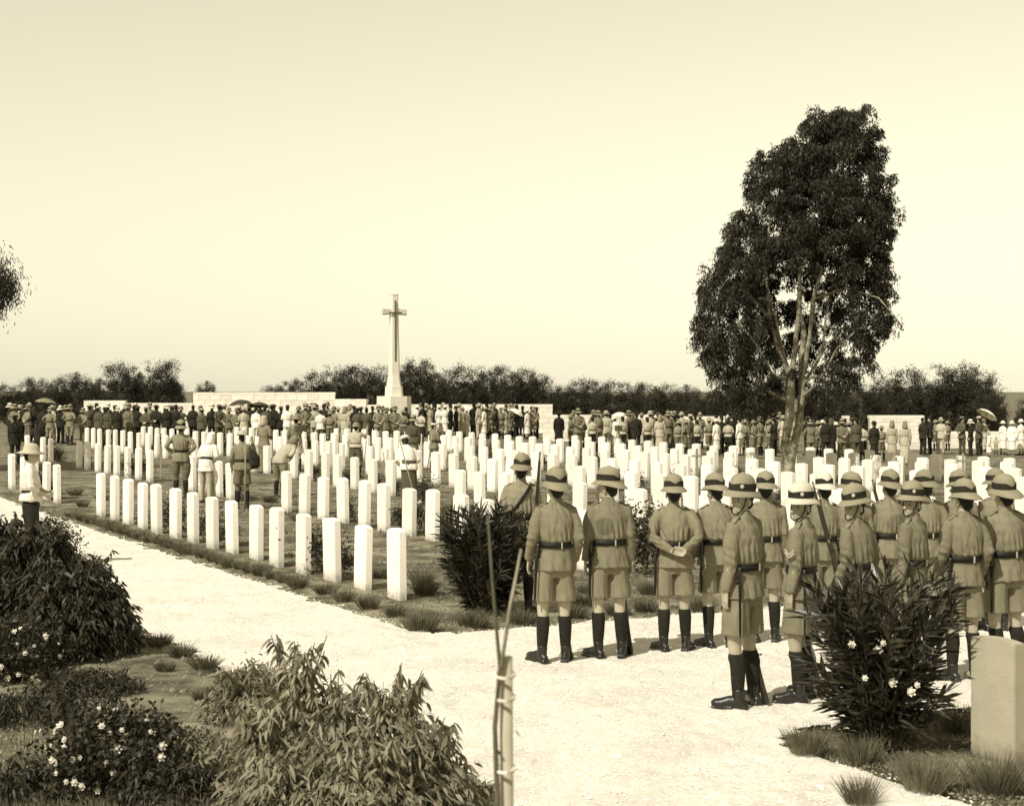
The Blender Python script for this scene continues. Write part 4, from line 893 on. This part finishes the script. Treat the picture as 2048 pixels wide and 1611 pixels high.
def rifle(x, y, rz, lean, label, m=None):
    t = empty('rifle', (x, y, .02), rz); t.rotation_euler = (lean[0], lean[1], rz); tag(t, label, 'rifle', 'rifles held by the soldiers')
    if 'rifle' not in LIB:
        a = MB(); a.tube([(0, 0, 0), (0, .005, .02), (0, .0, .22), (0, -.02, .36), (0, -.015, .42), (0, -.012, .75), (0, -.01, 1.02)], [(.020, .058), (.022, .060), (.020, .042), (.018, .024), (.021, .030), (.019, .024), (.015, .018)], 10, (1, 0, 0)); LIB['rifle'] = a.mesh('stock', True)
        a = MB(); a.tube([(0, -.03, .40), (0, -.03, 1.02), (0, -.03, 1.13)], [.013, .010, .009], 8).box((0, -.03, .46), (.014, .018, .07)); LIB['barrel'] = a.mesh('barrel', True)
        a = MB(); a.tube([(0, .022, .36), (0, .05, .385), (0, .052, .42), (0, .022, .45)], [.004] * 4, 6).tube([(.0, -.03, .41), (.045, -.025, .40)], [.005, .006], 6).ell((.05, -.025, .40), (.009, .009, .009), 8, 6); LIB['bolt'] = a.mesh('bolt_and_guard', True)
    link('stock', LIB['rifle'], t, M['rifle_wood']); link('barrel', LIB['barrel'], t, M['gun_metal']); link('trigger_guard', LIB['bolt'], t, M['gun_metal'])
    return t

# the two ranks of soldiers on the gravel
GR = 'soldiers drawn up in two ranks on the gravel'
FAR = [  # photo column, sole row, turn, pose, head turn, helmet, scale, label
 (1106, 1325, 12, 'loose', 0.05, 'helmet_cloth', 1.0, 'leftmost soldier in khaki with bayonet, seen from behind with arms hanging'),
 (1219, 1316, 10, 'ease', 0.75, 'helmet_cloth', .995, 'second soldier from left, head turned left, arms hanging'),
 (1349, 1303, 2, 'clasp', 0.0, 'helmet_cloth', .945, 'soldier with hands clasped behind his back'),
 (1437, 1295, 12, 'loose', 0.35, 'helmet_cloth', .945, 'soldier half hidden behind the nearest big soldier, bayonet showing'),
 (1528, 1285, 8, 'ease', -0.15, 'helmet_cloth', .945, 'soldier directly behind the nearest big soldier, only helmet and shoulder clear'),
 (1645, 1280, 5, 'rifle', 0.05, 'helmet_white', .935, 'soldier in whitish helmet seen from behind, right of the striped sleeve'),
 (1704, 1277, 10, 'ease', 0.6, 'helmet_cloth', .935, 'soldier mostly hidden, dark helmet band square, right of the whitish helmet'),
 (1775, 1275, 8, 'rifle', 0.0, 'helmet_cloth', .945, 'soldier with broad belt and rifle, between two faces, seen from behind'),
 (1853, 1270, 8, 'rifle', 0.2, 'helmet_cloth', .94, 'soldier in back rank left of the near man at the right stone'),
 (1918, 1266, 8, 'ease', 0.6, 'helmet_cloth', .935, 'soldier whose helmet peeps out above the near man at the right'),
 (1988, 1262, 8, 'ease', 0.6, 'helmet_cloth', .94, 'rearmost rank soldier at the right edge, helmet overlapped')]
for (px, py, tz, pose, yaw, hm, s, lab) in FAR:
    x, y = ground(px, py); soldier(x, y, R(tz), pose, yaw, lab, GR, s, hm, khaki='khaki_sweat' if 'second' in lab else 'khaki_damp' if 'broad belt' in lab else 'khaki')
NEAR = [
 (1487, 1415, 50, 'ease', 1.35, 'helmet_cloth', 1.03, 'nearest soldier, full figure with rifle, face turned left under his brim'),
 (1600, 1402, 62, 'ease', 1.2, 'helmet_white', .985, 'soldier with striped sleeve and pale helmet, face turned left'),
 (1722, 1386, 46, 'loose', 1.35, 'helmet_cloth', .965, 'soldier behind the right oleander, face in profile, left of another face'),
 (1818, 1375, 52, 'ease', 1.35, 'helmet_cloth', .97, 'soldier behind the right oleander, face in shade, right of another face'),
 (1924, 1362, 14, 'loose', 0.1, 'helmet_cloth', .97, 'near soldier beside the grey headstone, back to camera'),
 (2013, 1350, 16, 'ease', 0.1, 'helmet_cloth', .985, 'near soldier cut by the right edge, bayonet at his hip')]
for (px, py, tz, pose, yaw, hm, s, lab) in NEAR:
    x, y = ground(px, py); t = soldier(x, y, R(tz), pose, yaw, lab, GR, s, hm, strap=yaw > .5)
    if 'striped' in lab:
        for z in (1.245, 1.27):
            m = MB(); m.tube([(-.296, -.035, z + .03), (-.300, .005, z - .012), (-.286, .045, z + .03)], [(.004, .007)] * 3, 6); link('rank_stripe', m.mesh('rank_stripe'), t, M['khaki_pale'])
x, y = ground(1037, 1226); t = soldier(x, y, R(2), 'ease', -.15, 'soldier with dark cross belt standing apart behind the left oleander', None, 1.0, legs='breeches', scab=False, khaki='khaki_light')
m = MB(); m.tube([(.11, -.085, 1.47), (.06, -.150, 1.40), (-.02, -.158, 1.28), (-.10, -.142, 1.17), (-.15, -.10, 1.11)], [(.018, .006)] * 5, 6); link('cross_belt', m.mesh('cross_belt', True), t, M['leather'])
rifle(x + .17, y - .15, 0, (R(-4), R(4), 0), 'slung rifle of the soldier with the cross belt').location.z = .75
for px, py, dx, lean, lab in ((1141, 1322, 0, (R(-5), R(-6)), 'rifle beside the right boot of the leftmost soldier'), (1262, 1312, 0, (R(-4), R(-7)), 'rifle beside the right boot of the second soldier'), (1375, 1303, 0, (R(-4), R(-3)), 'rifle behind the right boot of the soldier with clasped hands'),
                              (1533, 1412, 0, (R(-8), R(-12)), 'rifle resting by the nearest soldier, butt on gravel'), (1645, 1400, 0, (R(-6), R(-14)), 'rifle resting by the soldier with striped sleeve')):
    x, y = ground(px, py); rifle(x, y, R(15), lean, lab)
for px, py, lab in ((1682, 1285, 'slanted rifle held by the soldier in whitish helmet'), (1800, 1272, 'slanted rifle held by the soldier with broad belt'), (1882, 1262, 'slanted rifle held left of the near man at the right')):
    x, y = ground(px, py); rifle(x, y, R(10), (R(-6), R(-14), 0), lab).location.z = .55

# ------------------------------------------------------------------ visitors, scouts and clergy
CVOX = (.016, .02)
def bent(me, ang, z0=.95, z1=1.15):
    k = ('bent', me.name, ang)
    if k not in LIB:
        o = me.copy(); n = len(o.vertices); c = np.empty(n * 3, 'f'); o.vertices.foreach_get('co', c); c = c.reshape(-1, 3)
        t = np.clip((c[:, 2] - z0) / (z1 - z0), 0, 1); a = -ang * t; zz = c[:, 2] - z0; y = c[:, 1].copy()
        c[:, 1] = np.where(t > 0, y * np.cos(a) - zz * np.sin(a), y); c[:, 2] = np.where(t > 0, z0 + y * np.sin(a) + zz * np.cos(a), c[:, 2])
        o.vertices.foreach_set('co', c.ravel()); o.update(); LIB[k] = o
    return LIB[k]
def civilian(x, y, rz, label, group, pose='ease', coat='dark_cloth', hem=.78, belt=False, legs='trousers', legm=None, hat='fedora', hatm='mid_cloth', s=1.0, yaw=0.0, skin='skin', sleeve=1.0, bend=0.0, band=None, fat=1.0):
    t = empty('person', (x, y, 0.01), rz, s); tag(t, label, 'person', group)
    B = (lambda me: bent(me, bend)) if bend else (lambda me: me)
    link('body', B(body_mesh(pose, yaw, CVOX[0])), t, M[skin]); link('hair', B(hair_mesh(yaw)), t, M['hair'])
    link('shirt' if sleeve < 1 else 'jacket', B(coat_mesh(pose, hem, belt, CVOX[1], 1.0, fat, sleeve)), t, M[coat])
    legm = legm or coat
    if legs == 'trousers': link('trousers', B(shorts_mesh(.07, CVOX[1])), t, M[legm])
    elif legs == 'shorts': link('shorts', B(shorts_mesh(.575, CVOX[1])), t, M[legm])
    elif legs == 'breeches': link('breeches', B(breeches_mesh(CVOX[1])), t, M[legm])
    elif legs == 'robe': link('robe_skirt', robe_mesh(.05, CVOX[1], 1.0), t, M[legm])
    elif legs == 'dress': link('dress_skirt', robe_mesh(.33, CVOX[1], .92), t, M[legm])
    for sd in (-1, 1):
        if legs in ('shorts', 'breeches'): link('sock', sock_mesh(sd), t, M['sock'])
        link('shoe', boot_mesh(sd), t, M['boot'])
    if belt: link('belt', B(belt_mesh(z=1.108)), t, M['leather'])
    if hat:
        if hat == 'helmet':
            me, hb, _ = helmet_meshes()
        else: me = HATS[hat]()
        z = (1.718 if hat in ('helmet', 'sun_hat', 'cloche', 'cloth', 'fedora') else 1.715) - HD
        if bend: a = -bend; zz = z - .95; loc = (0, -zz * math.sin(a), .95 + zz * math.cos(a)); rot = (a, 0, yaw)
        else: loc = (0, 0, z); rot = (R(-3), 0, yaw)
        h = link(me.name.split('.')[0], me, t, M[hatm], loc=loc, rot=rot)
        if hat == 'helmet': link('hat_band', LIB['hat_band'], h, M['band' if hatm != 'helmet_white' else 'khaki'])
        elif band: link('hat_band', hat_ring(hat), h, M[band])
    return t
def hat_ring(hat):
    if 'ring' not in LIB:
        LIB['ring'] = MB().lathe([(.09, .012), (.1045, .012), (.1045, .04), (.09, .04)], 24, 1.0, 1.17).mesh('hat_band')
    return LIB['ring']
# people standing among the graves
x, y = ground(362, 1003); civilian(x, y, R(4), 'helmeted man in khaki tunic and dark breeches standing among the graves', None, 'hips', 'khaki_light', .87, True, 'breeches', 'khaki_dark', 'helmet', 'helmet_cloth', .99)
x, y = ground(62, 1138); civilian(x, y, R(-78), 'man in white shirt and wide brimmed hat at the left edge', None, 'front', 'white_cloth', .98, True, 'trousers', 'dark_cloth', 'sun_hat', 'khaki_pale', 1.0, -.1, 'skin', .5)
x, y = ground(412, 1012); civilian(x, y, R(-20), 'person all in white stooping among the left graves', None, 'front', 'white_cloth', .8, True, 'trousers', 'khaki_pale', 'cloth', 'white_cloth', .9, .2, 'skin_dark', 1.0, R(18))
x, y = ground(484, 1022); civilian(x, y, R(20), 'slim person in khaki with pole beside a dark sack', None, 'raise', 'khaki', .9, True, 'shorts', 'khaki_dark', 'fedora', 'khaki_pale', .93, .1, 'skin_dark')
x, y = ground(560, 1000); civilian(x, y, R(-35), 'photographer in khaki stooping beneath a focusing cloth', None, 'front', 'khaki_pale', .88, False, 'breeches', 'khaki', 'cloth', 'khaki', .93, 0, 'skin', 1.0, R(48))
x, y = ground(592, 952); civilian(x, y, R(15), 'man in pale shorts reaching towards a camera tripod', None, 'raise', 'khaki', .9, False, 'shorts', 'khaki_pale', 'sun_hat', 'khaki_light', .95, 0)
x, y = ground(528, 955); civilian(x, y, R(-30), 'cloaked figure in pale headcloth beside the stooping photographer', None, 'front', 'khaki', .8, False, 'robe', 'khaki', 'cloth', 'khaki_pale', .96, 0, 'skin_dark')
x, y = ground(712, 962); civilian(x, y, R(-4), 'boy scout in pale shirt and dark shorts raising a staff', None, 'raise', 'khaki_pale', 1.0, True, 'shorts', 'grey_cloth', 'sun_hat', 'khaki_light', .88, .1, 'skin', .45)
x, y = ground(818, 1026); civilian(x, y, R(18), 'stooping man with white cloth over his shoulder and dark skirt', None, 'front', 'white_cloth', .95, False, 'dress', 'grey_cloth', 'cap', 'white_cloth', .95, 0, 'skin_dark', 1.0, R(30))
x, y = ground(826, 945); civilian(x, y, R(0), 'stout man in dark tunic and helmet before the cross plinth', None, 'ease', 'grey_cloth', .9, False, 'robe', 'khaki', 'helmet', 'helmet_cloth', .95, 0, 'skin', 1.0, 0, None, 1.12)
x, y = ground(868, 948); civilian(x, y, R(-50), 'small boy in khaki and white cap below the cross', None, 'front', 'khaki', .85, True, 'shorts', 'khaki', 'cap', 'white_cloth', .86, -.2)
x, y = ground(76, 930); civilian(x, y, R(30), 'person in dark clothes crouching between the left headstones', None, 'front', 'dark_cloth', .8, False, 'trousers', 'khaki', 'cap', 'dark_cloth', .8, 0, 'skin_dark', 1.0, R(25))
x, y = ground(30, 936); civilian(x, y, R(10), 'person in dark coat at the left edge among headstones', None, 'ease', 'dark_cloth', .7, False, 'trousers', 'dark_cloth', 'cap', 'dark_cloth', .92, 0, 'skin_dark')
x, y = ground(1118, 898); civilian(x, y, R(-12), 'man in long black coat standing alone before the crowd', None, 'ease', 'black_cloth', .5, False, 'trousers', 'black_cloth', 'fedora', 'dark_cloth', .95)

# ------------------------------------------------------------------ the crowd, band by band
CROWD = []
def add(px, Y, kind, band): CROWD.append((px, Y, kind, band))
r_ = random.Random(21)
KINDS = {   # kind: words, arguments
 'dark':   ('man in dark suit and soft hat', dict(coat='dark_cloth', hat='fedora', hatm='grey_cloth', band='band')),
 'darkp':  ('man in dark suit and pale sun helmet', dict(coat='dark_cloth', hat='helmet', hatm='helmet_white')),
 'bare':   ('bareheaded man in dark suit', dict(coat='dark_cloth', hat=None)),
 'fez':    ('man in dark coat and fez', dict(coat='dark_cloth', hat='fez', hatm='band')),
 'greyfez': ('man in grey suit and fez', dict(coat='grey_cloth', hat='fez', hatm='band')),
 'grey':   ('man in grey suit and brimmed hat', dict(coat='grey_cloth', hat='fedora', hatm='khaki_pale', band='band')),
 'greyc':  ('man in grey suit, hands behind him', dict(coat='grey_cloth', hat='fedora', hatm='mid_cloth', pose='clasp', band='band')),
 'mid':    ('man in light grey suit and sun helmet', dict(coat='mid_cloth', hat='helmet', hatm='helmet_cloth')),
 'pale':   ('man in pale suit and straw hat', dict(coat='khaki_pale', hat='sun_hat', hatm='khaki_pale', band='band')),
 'top':    ('man in black coat and top hat', dict(coat='black_cloth', hat='top_hat', hatm='black_cloth', hem=.62)),
 'sol':    ('soldier in khaki with sun helmet', dict(coat='khaki', hem=.875, belt=True, legs='shorts', legm='khaki', hat='helmet', hatm='helmet_cloth')),
 'solc':   ('soldier in khaki, hands behind back', dict(coat='khaki_light', hem=.875, belt=True, legs='trousers', legm='khaki', hat='helmet', hatm='helmet_cloth', pose='clasp')),
 'off':    ('officer in khaki tunic and breeches', dict(coat='khaki', hem=.82, belt=True, legs='breeches', legm='khaki_light', hat='helmet', hatm='helmet_cloth', pose='hips')),
 'white':  ('man in white shirt', dict(coat='white_cloth', hat=None, legm='grey_cloth', hem=.82)),
 'wfez':   ('man in white jacket and fez', dict(coat='white_cloth', hat='fez', hatm='band', legm='white_cloth', hem=.82)),
 'robe':   ('person in pale robe and headcloth', dict(coat='khaki_pale', legs='robe', hat='cloth', hatm='khaki_light', skin='skin_dark')),
 'drobe':  ('person in dark robe and headcloth', dict(coat='dark_cloth', legs='robe', hat='cloth', hatm='grey_cloth', skin='skin_dark')),
 'wom':    ('woman in white dress and wide hat', dict(coat='white_cloth', legs='dress', hat='sun_hat', hatm='helmet_white', s=.92, belt=False)),
 'womk':   ('woman in fawn dress and close hat', dict(coat='khaki_pale', legs='dress', hat='cloche', hatm='khaki', s=.92)),
 'womd':   ('woman in dark dress and close hat', dict(coat='dark_cloth', legs='dress', hat='cloche', hatm='dark_cloth', s=.92)),
 'scout':  ('scout in khaki shirt and shorts', dict(coat='khaki_light', hem=.95, belt=True, legs='shorts', legm='khaki_dark', hat='sun_hat', hatm='khaki_light', s=.88, sleeve=.5)),
 'scoutw': ('scout in pale shirt and dark shorts', dict(coat='khaki_pale', hem=.95, belt=True, legs='shorts', legm='dark_cloth', hat='fez', hatm='band', s=.9, sleeve=.5, skin='skin_dark')),
 'child':  ('child in white smock and sun hat', dict(coat='white_cloth', legs='dress', hat='helmet', hatm='helmet_white', s=.62)),
 'tot':    ('small child in pale clothes and round hat', dict(coat='khaki_pale', legs='shorts', legm='khaki_pale', hat='helmet', hatm='helmet_white', s=.48))}
L1 = 'crowd left of cross'; L2 = 'group before cross'; L3 = 'group right of cross'; L4 = 'crowd left of tall tree'; L5 = 'group right of tall tree'; L6 = 'onlookers at right edge'
for px, Y, k in ((30, 72, 'sol'), (56, 73, 'solc'), (84, 72.5, 'fez'), (100, 71.5, 'off'), (121, 73, 'darkp'), (140, 71.5, 'off'), (166, 72, 'solc'), (178, 73, 'grey'), (197, 72, 'grey'), (215, 73, 'greyfez'), (235, 71.5, 'darkp'), (257, 72.2, 'mid'), (276, 73, 'dark'),
                 (292, 71.5, 'greyc'), (312, 73, 'dark'), (334, 71.8, 'darkp'), (352, 73.5, 'fez'), (362, 74, 'sol'), (386, 73, 'bare'), (404, 71.8, 'grey'), (424, 73, 'darkp'), (438, 71.5, 'greyc'), (458, 73, 'mid'), (474, 71.2, 'mid'), (488, 71, 'pale'), (498, 73, 'dark'),
                 (512, 71, 'wfez'), (530, 72, 'greyfez'), (545, 73, 'dark'), (562, 72, 'dark'), (575, 71.5, 'wfez'), (598, 73, 'mid'), (612, 71, 'sol'), (628, 72, 'pale')): add(px, Y, k, L1)
for i in range(52):      # deeper ranks behind them
    add(r_.uniform(18, 640), r_.uniform(74.5, 81), r_.choice(('dark', 'darkp', 'bare', 'grey', 'dark', 'sol', 'pale', 'fez', 'dark', 'darkp', 'bare')), L1)
for px, Y, k in ((641, 70, 'white'), (660, 69, 'scout'), (668, 71, 'sol'), (690, 70, 'robe'), (715, 71, 'greyfez'), (733, 70.5, 'greyfez'), (757, 69, 'solc'), (773, 70, 'mid'), (790, 69.5, 'sol'), (806, 71, 'scout'), (843, 73, 'scoutw'), (655, 80, 'off'), (648, 75, 'fez'), (700, 75, 'robe'), (676, 76, 'pale'), (722, 76, 'dark'), (745, 75, 'fez'), (765, 75, 'sol'), (632, 77, 'dark'), (690, 78, 'darkp'), (812, 76, 'fez'), (708, 72.5, 'fez'), (783, 74, 'dark')): add(px, Y, k, L2)
seq = ['wom', 'top', 'womk', 'top', 'wom', 'wom', 'top', 'womd', 'womk', 'wom', 'top', 'pale', 'wom', 'sol', 'womd', 'sol', 'womk', 'sol', 'top', 'top', 'wom', 'sol']
for i, k in enumerate(seq): add(836 + i * 11 + r_.uniform(-2, 2), 84 + r_.uniform(-1.2, 1.2), k, L3)
for i in range(30): add(r_.uniform(832, 1075), r_.uniform(86, 91), r_.choice(('top', 'wom', 'top', 'pale', 'sol', 'womk', 'dark')), L3)
seq = ['scout', 'mid', 'scout', 'scoutw', 'sol', 'pale', 'wom', 'scoutw', 'drobe', 'fez', 'scoutw', 'pale', 'robe', 'off', 'scout', 'scout', 'grey', 'scoutw', 'scout', 'wom', 'fez', 'scoutw', 'wfez', 'scout', 'scout', 'sol', 'scout', 'dark']
for i, k in enumerate(seq): add(1136 + i * 15.4 + r_.uniform(-6, 6), 69 + r_.uniform(-1.5, 2.0), k, L4)
for i in range(42): add(r_.uniform(1122, 1580), r_.uniform(71.5, 79), r_.choice(('scout', 'scout', 'scoutw', 'dark', 'fez', 'greyfez', 'wom', 'pale', 'dark', 'womk', 'sol')), L4)
for px, Y, k in ((1622, 67, 'mid'), (1636, 68, 'scout'), (1652, 66, 'fez'), (1662, 67, 'drobe'), (1672, 68, 'wom'), (1684, 67, 'mid'), (1697, 67.5, 'pale'), (1712, 67, 'greyfez'), (1726, 68, 'scoutw'), (1748, 66, 'womd'), (1763, 67, 'scout'), (1784, 66.5, 'robe'), (1810, 64, 'robe'),
                 (1616, 72, 'dark'), (1630, 73, 'fez'), (1645, 72, 'wom'), (1668, 73, 'greyfez'), (1690, 72, 'fez'), (1704, 73, 'dark'), (1722, 72, 'fez')): add(px, Y, k, L5)
for px, Y, k in ((1846, 73, 'bare'), (1860, 73.5, 'fez'), (1871, 78, 'scout'), (1882, 74, 'pale'), (1895, 79, 'scout'), (1924, 73, 'greyc'), (1941, 72, 'darkp'), (1958, 73, 'grey'), (1968, 77, 'womk'), (1978, 71, 'child'), (1992, 73, 'tot'), (2006, 73.5, 'wom'), (2024, 72, 'wom'), (2042, 73, 'wom')): add(px, Y, k, L6)
CROWD.sort(key=lambda c: (c[3], c[0])); num = {}
for (px, Y, kind, band) in CROWD:
    num[band] = num.get(band, 0) + 1; words, kw = KINDS[kind]; kw = dict(kw)
    kw['s'] = kw.get('s', .985) * r_.uniform(.92, 1.04)
    if 'pose' not in kw: kw['pose'] = r_.choice(('ease', 'ease', 'front', 'clasp', 'ease', 'hips') if kind in ('sol', 'scout', 'dark', 'grey', 'mid', 'scoutw') else ('ease', 'front', 'ease'))
    rz = r_.gauss(0, 25)
    if band == L4: rz += 10
    if band == L3: rz += 55 if px > 900 else 20
    if band == L6: rz = r_.choice((60, -60, 150, 30, 80))
    kw['yaw'] = r_.choice((-.5, -.2, 0, .2, .5))
    civilian(at(px, Y)[0], Y, R(rz), f'{words}, {nth(num[band])} from left, {band}', 'mourners gathered around the cross', **kw)

# ------------------------------------------------------------------ umbrellas, tripods, staffs, sack
def umbrella(px, py, Y, r, m, label, tilt=(0, 0)):
    x, _ = at(px, Y); z = zt(py, Y); t = empty('umbrella', (x, Y, z)); t.rotation_euler = (tilt[0], tilt[1], random.uniform(0, 1)); tag(t, label, 'umbrella', 'umbrellas and parasols in the crowd'); v = []; f = []; n = 8; rg = 5
    for i in range(rg + 1):
        for k in range(n * 3):
            a = 2 * math.pi * k / (n * 3); q = i / rg; sc_ = 1 - .07 * (1 - math.cos(n * a)) * .5 * q; v.append((r * q * math.cos(a) * sc_, r * q * math.sin(a) * sc_, -r * .42 * q ** 2 + (.03 * (1 - math.cos(n * a)) * q * q) * r))
    w = n * 3
    for i in range(rg):
        for k in range(w): f.append((i * w + k, i * w + (k + 1) % w, (i + 1) * w + (k + 1) % w, (i + 1) * w + k))
    link('canopy', mesh('canopy', v, f, True), t, M[m])
    for k in range(n):
        a = 2 * math.pi * k / n; MB().tube([(0, 0, -.01)] + [(r * q * math.cos(a), r * q * math.sin(a), -r * .42 * q * q - .008) for q in (.4, .7, 1)], [.004] * 4, 4).build('rib', M['gun_metal'], t)
    MB().tube([(0, 0, .09), (0, 0, -.75), (.02, 0, -.82), (.05, 0, -.80)], [.008, .009, .011, .010], 6).build('handle', M['wood_dark'], t)
umbrella(480, 799, 73.5, .58, 'canvas_dark', 'big dark umbrella over the crowd, left one of two', (0, R(-6)))
umbrella(518, 804, 74, .52, 'canvas_dark', 'flatter dark umbrella over the crowd, right one of two', (R(-8), 0))
umbrella(92, 796, 78, .55, 'canvas_mid', 'grey umbrella over the crowd near the left edge', (0, R(6)))
umbrella(861, 816, 86, .38, 'canvas_dark', 'small dark umbrella right of the cross plinth')
umbrella(1036, 819, 82, .42, 'canvas_light', 'white parasol beside the man in black right of the cross', (R(25), R(18)))
umbrella(936, 812, 88, .45, 'canvas_light', 'white parasol among the top hats right of the cross', (R(12), 0))
umbrella(1238, 824, 74, .38, 'canvas_light', 'pale umbrella touching a darker one left of the tall tree', (0, R(-8)))
umbrella(1262, 825, 73, .36, 'canvas_mid', 'dark grey umbrella touching a pale one left of the tall tree', (0, R(5)))
umbrella(1326, 831, 72, .33, 'canvas_mid', 'lone grey umbrella above the scouts left of the tall tree')
umbrella(1978, 822, 76, .55, 'canvas_light', 'large white parasol over the onlookers at the right edge', (R(18), R(28)))
def tripod(px, py, h, label):
    x, y = ground(px, py); t = empty('camera_tripod', (x, y, 0), .4); tag(t, label, 'tripod')
    for i in range(3):
        a = i * 2.094 + .3; MB().tube([(.38 * math.cos(a), .38 * math.sin(a), 0), (.03 * math.cos(a), .03 * math.sin(a), h)], [.014, .016], 6).build('leg', M['wood'], t)
    b = MB().box((0, 0, h + .12), (.09, .12, .10)).build('camera_box', M['wood_dark'], t); MB().tube([(0, .12, h + .12), (0, .19, h + .12)], [.045, .04], 10).build('lens', M['gun_metal'], b)
tripod(597, 962, 1.25, 'tall wooden camera tripod among the left crowd'); tripod(1237, 925, 1.2, 'wooden camera tripod standing before the scouts')
for px, py, h, tl, lab in ((724, 965, 1.55, (0, 6), 'long staff held by the boy in pale shirt'), (489, 1026, 1.75, (0, 1), 'long pale pole held beside the dark sack'), (837, 1030, 1.6, (0, -14), 'thin stick held by the stooping man'), (676, 955, 1.5, (0, 1), 'thin staff in the group before the cross'),
                           (1362, 905, 1.4, (0, 2), 'scout staff behind far stones left of the tall tree'), (1815, 915, 1.75, (0, 2), 'scout staff held at the right wall'), (853, 950, 1.3, (0, 8), 'thin staff leaning below the cross plinth')):
    x, y = ground(px, py); o = MB().tube([(0, 0, 0), (.01, 0, h / 2), (0, 0, h)], [.016, .015, .013], 7).build('wooden_staff', M['wood'], None, True, loc=(x, y, 0), rot=(R(3), R(tl[1]), 0)); tag(o, lab, 'staff')
x, y = ground(506, 975); m = MB(); m.tube([(0, 0, .0), (0, 0, .1), (.02, 0, .3), (-.02, 0, .5), (0, 0, .62)], [(.12, .1), (.17, .14), (.16, .13), (.10, .09), (.04, .03)], 14)
o = link('dark_sack', fuse(m, 'dark_sack', .025, 1, folds(.03, 7, 3, 1)), None, M['dark_cloth'], loc=(x, y, .4)); tag(o, 'dark hanging sack beside the person with a pole', 'sack')

# ------------------------------------------------------------------ settle everything on the sloping ground
for o in list(col.objects):
    if o.parent is not None or o.type not in ('MESH', 'EMPTY'): continue
    n = o.name.split('.')[0]
    if n in ('ground', 'gravel_path', 'far_gravel_path', 'loose_gravel', 'soil_clods', 'plot_grass', 'bed_grass', 'corner_grass'):
        me = o.data; k = len(me.vertices); c = np.empty(k * 3, 'f'); me.vertices.foreach_get('co', c); c = c.reshape(-1, 3)
        t = np.clip((c[:, 1] - 20) / 45, 0, 1); c[:, 2] += np.clip(-.028 * c[:, 0] * t * t * (3 - 2 * t), -.40, .12)
        me.vertices.foreach_set('co', c.ravel()); me.update()
    elif o.get('category') in ('wall', 'umbrella', 'monument') or n == 'eucalyptus_tree': continue
    else: o.location.z += G(o.location.x, o.location.y)
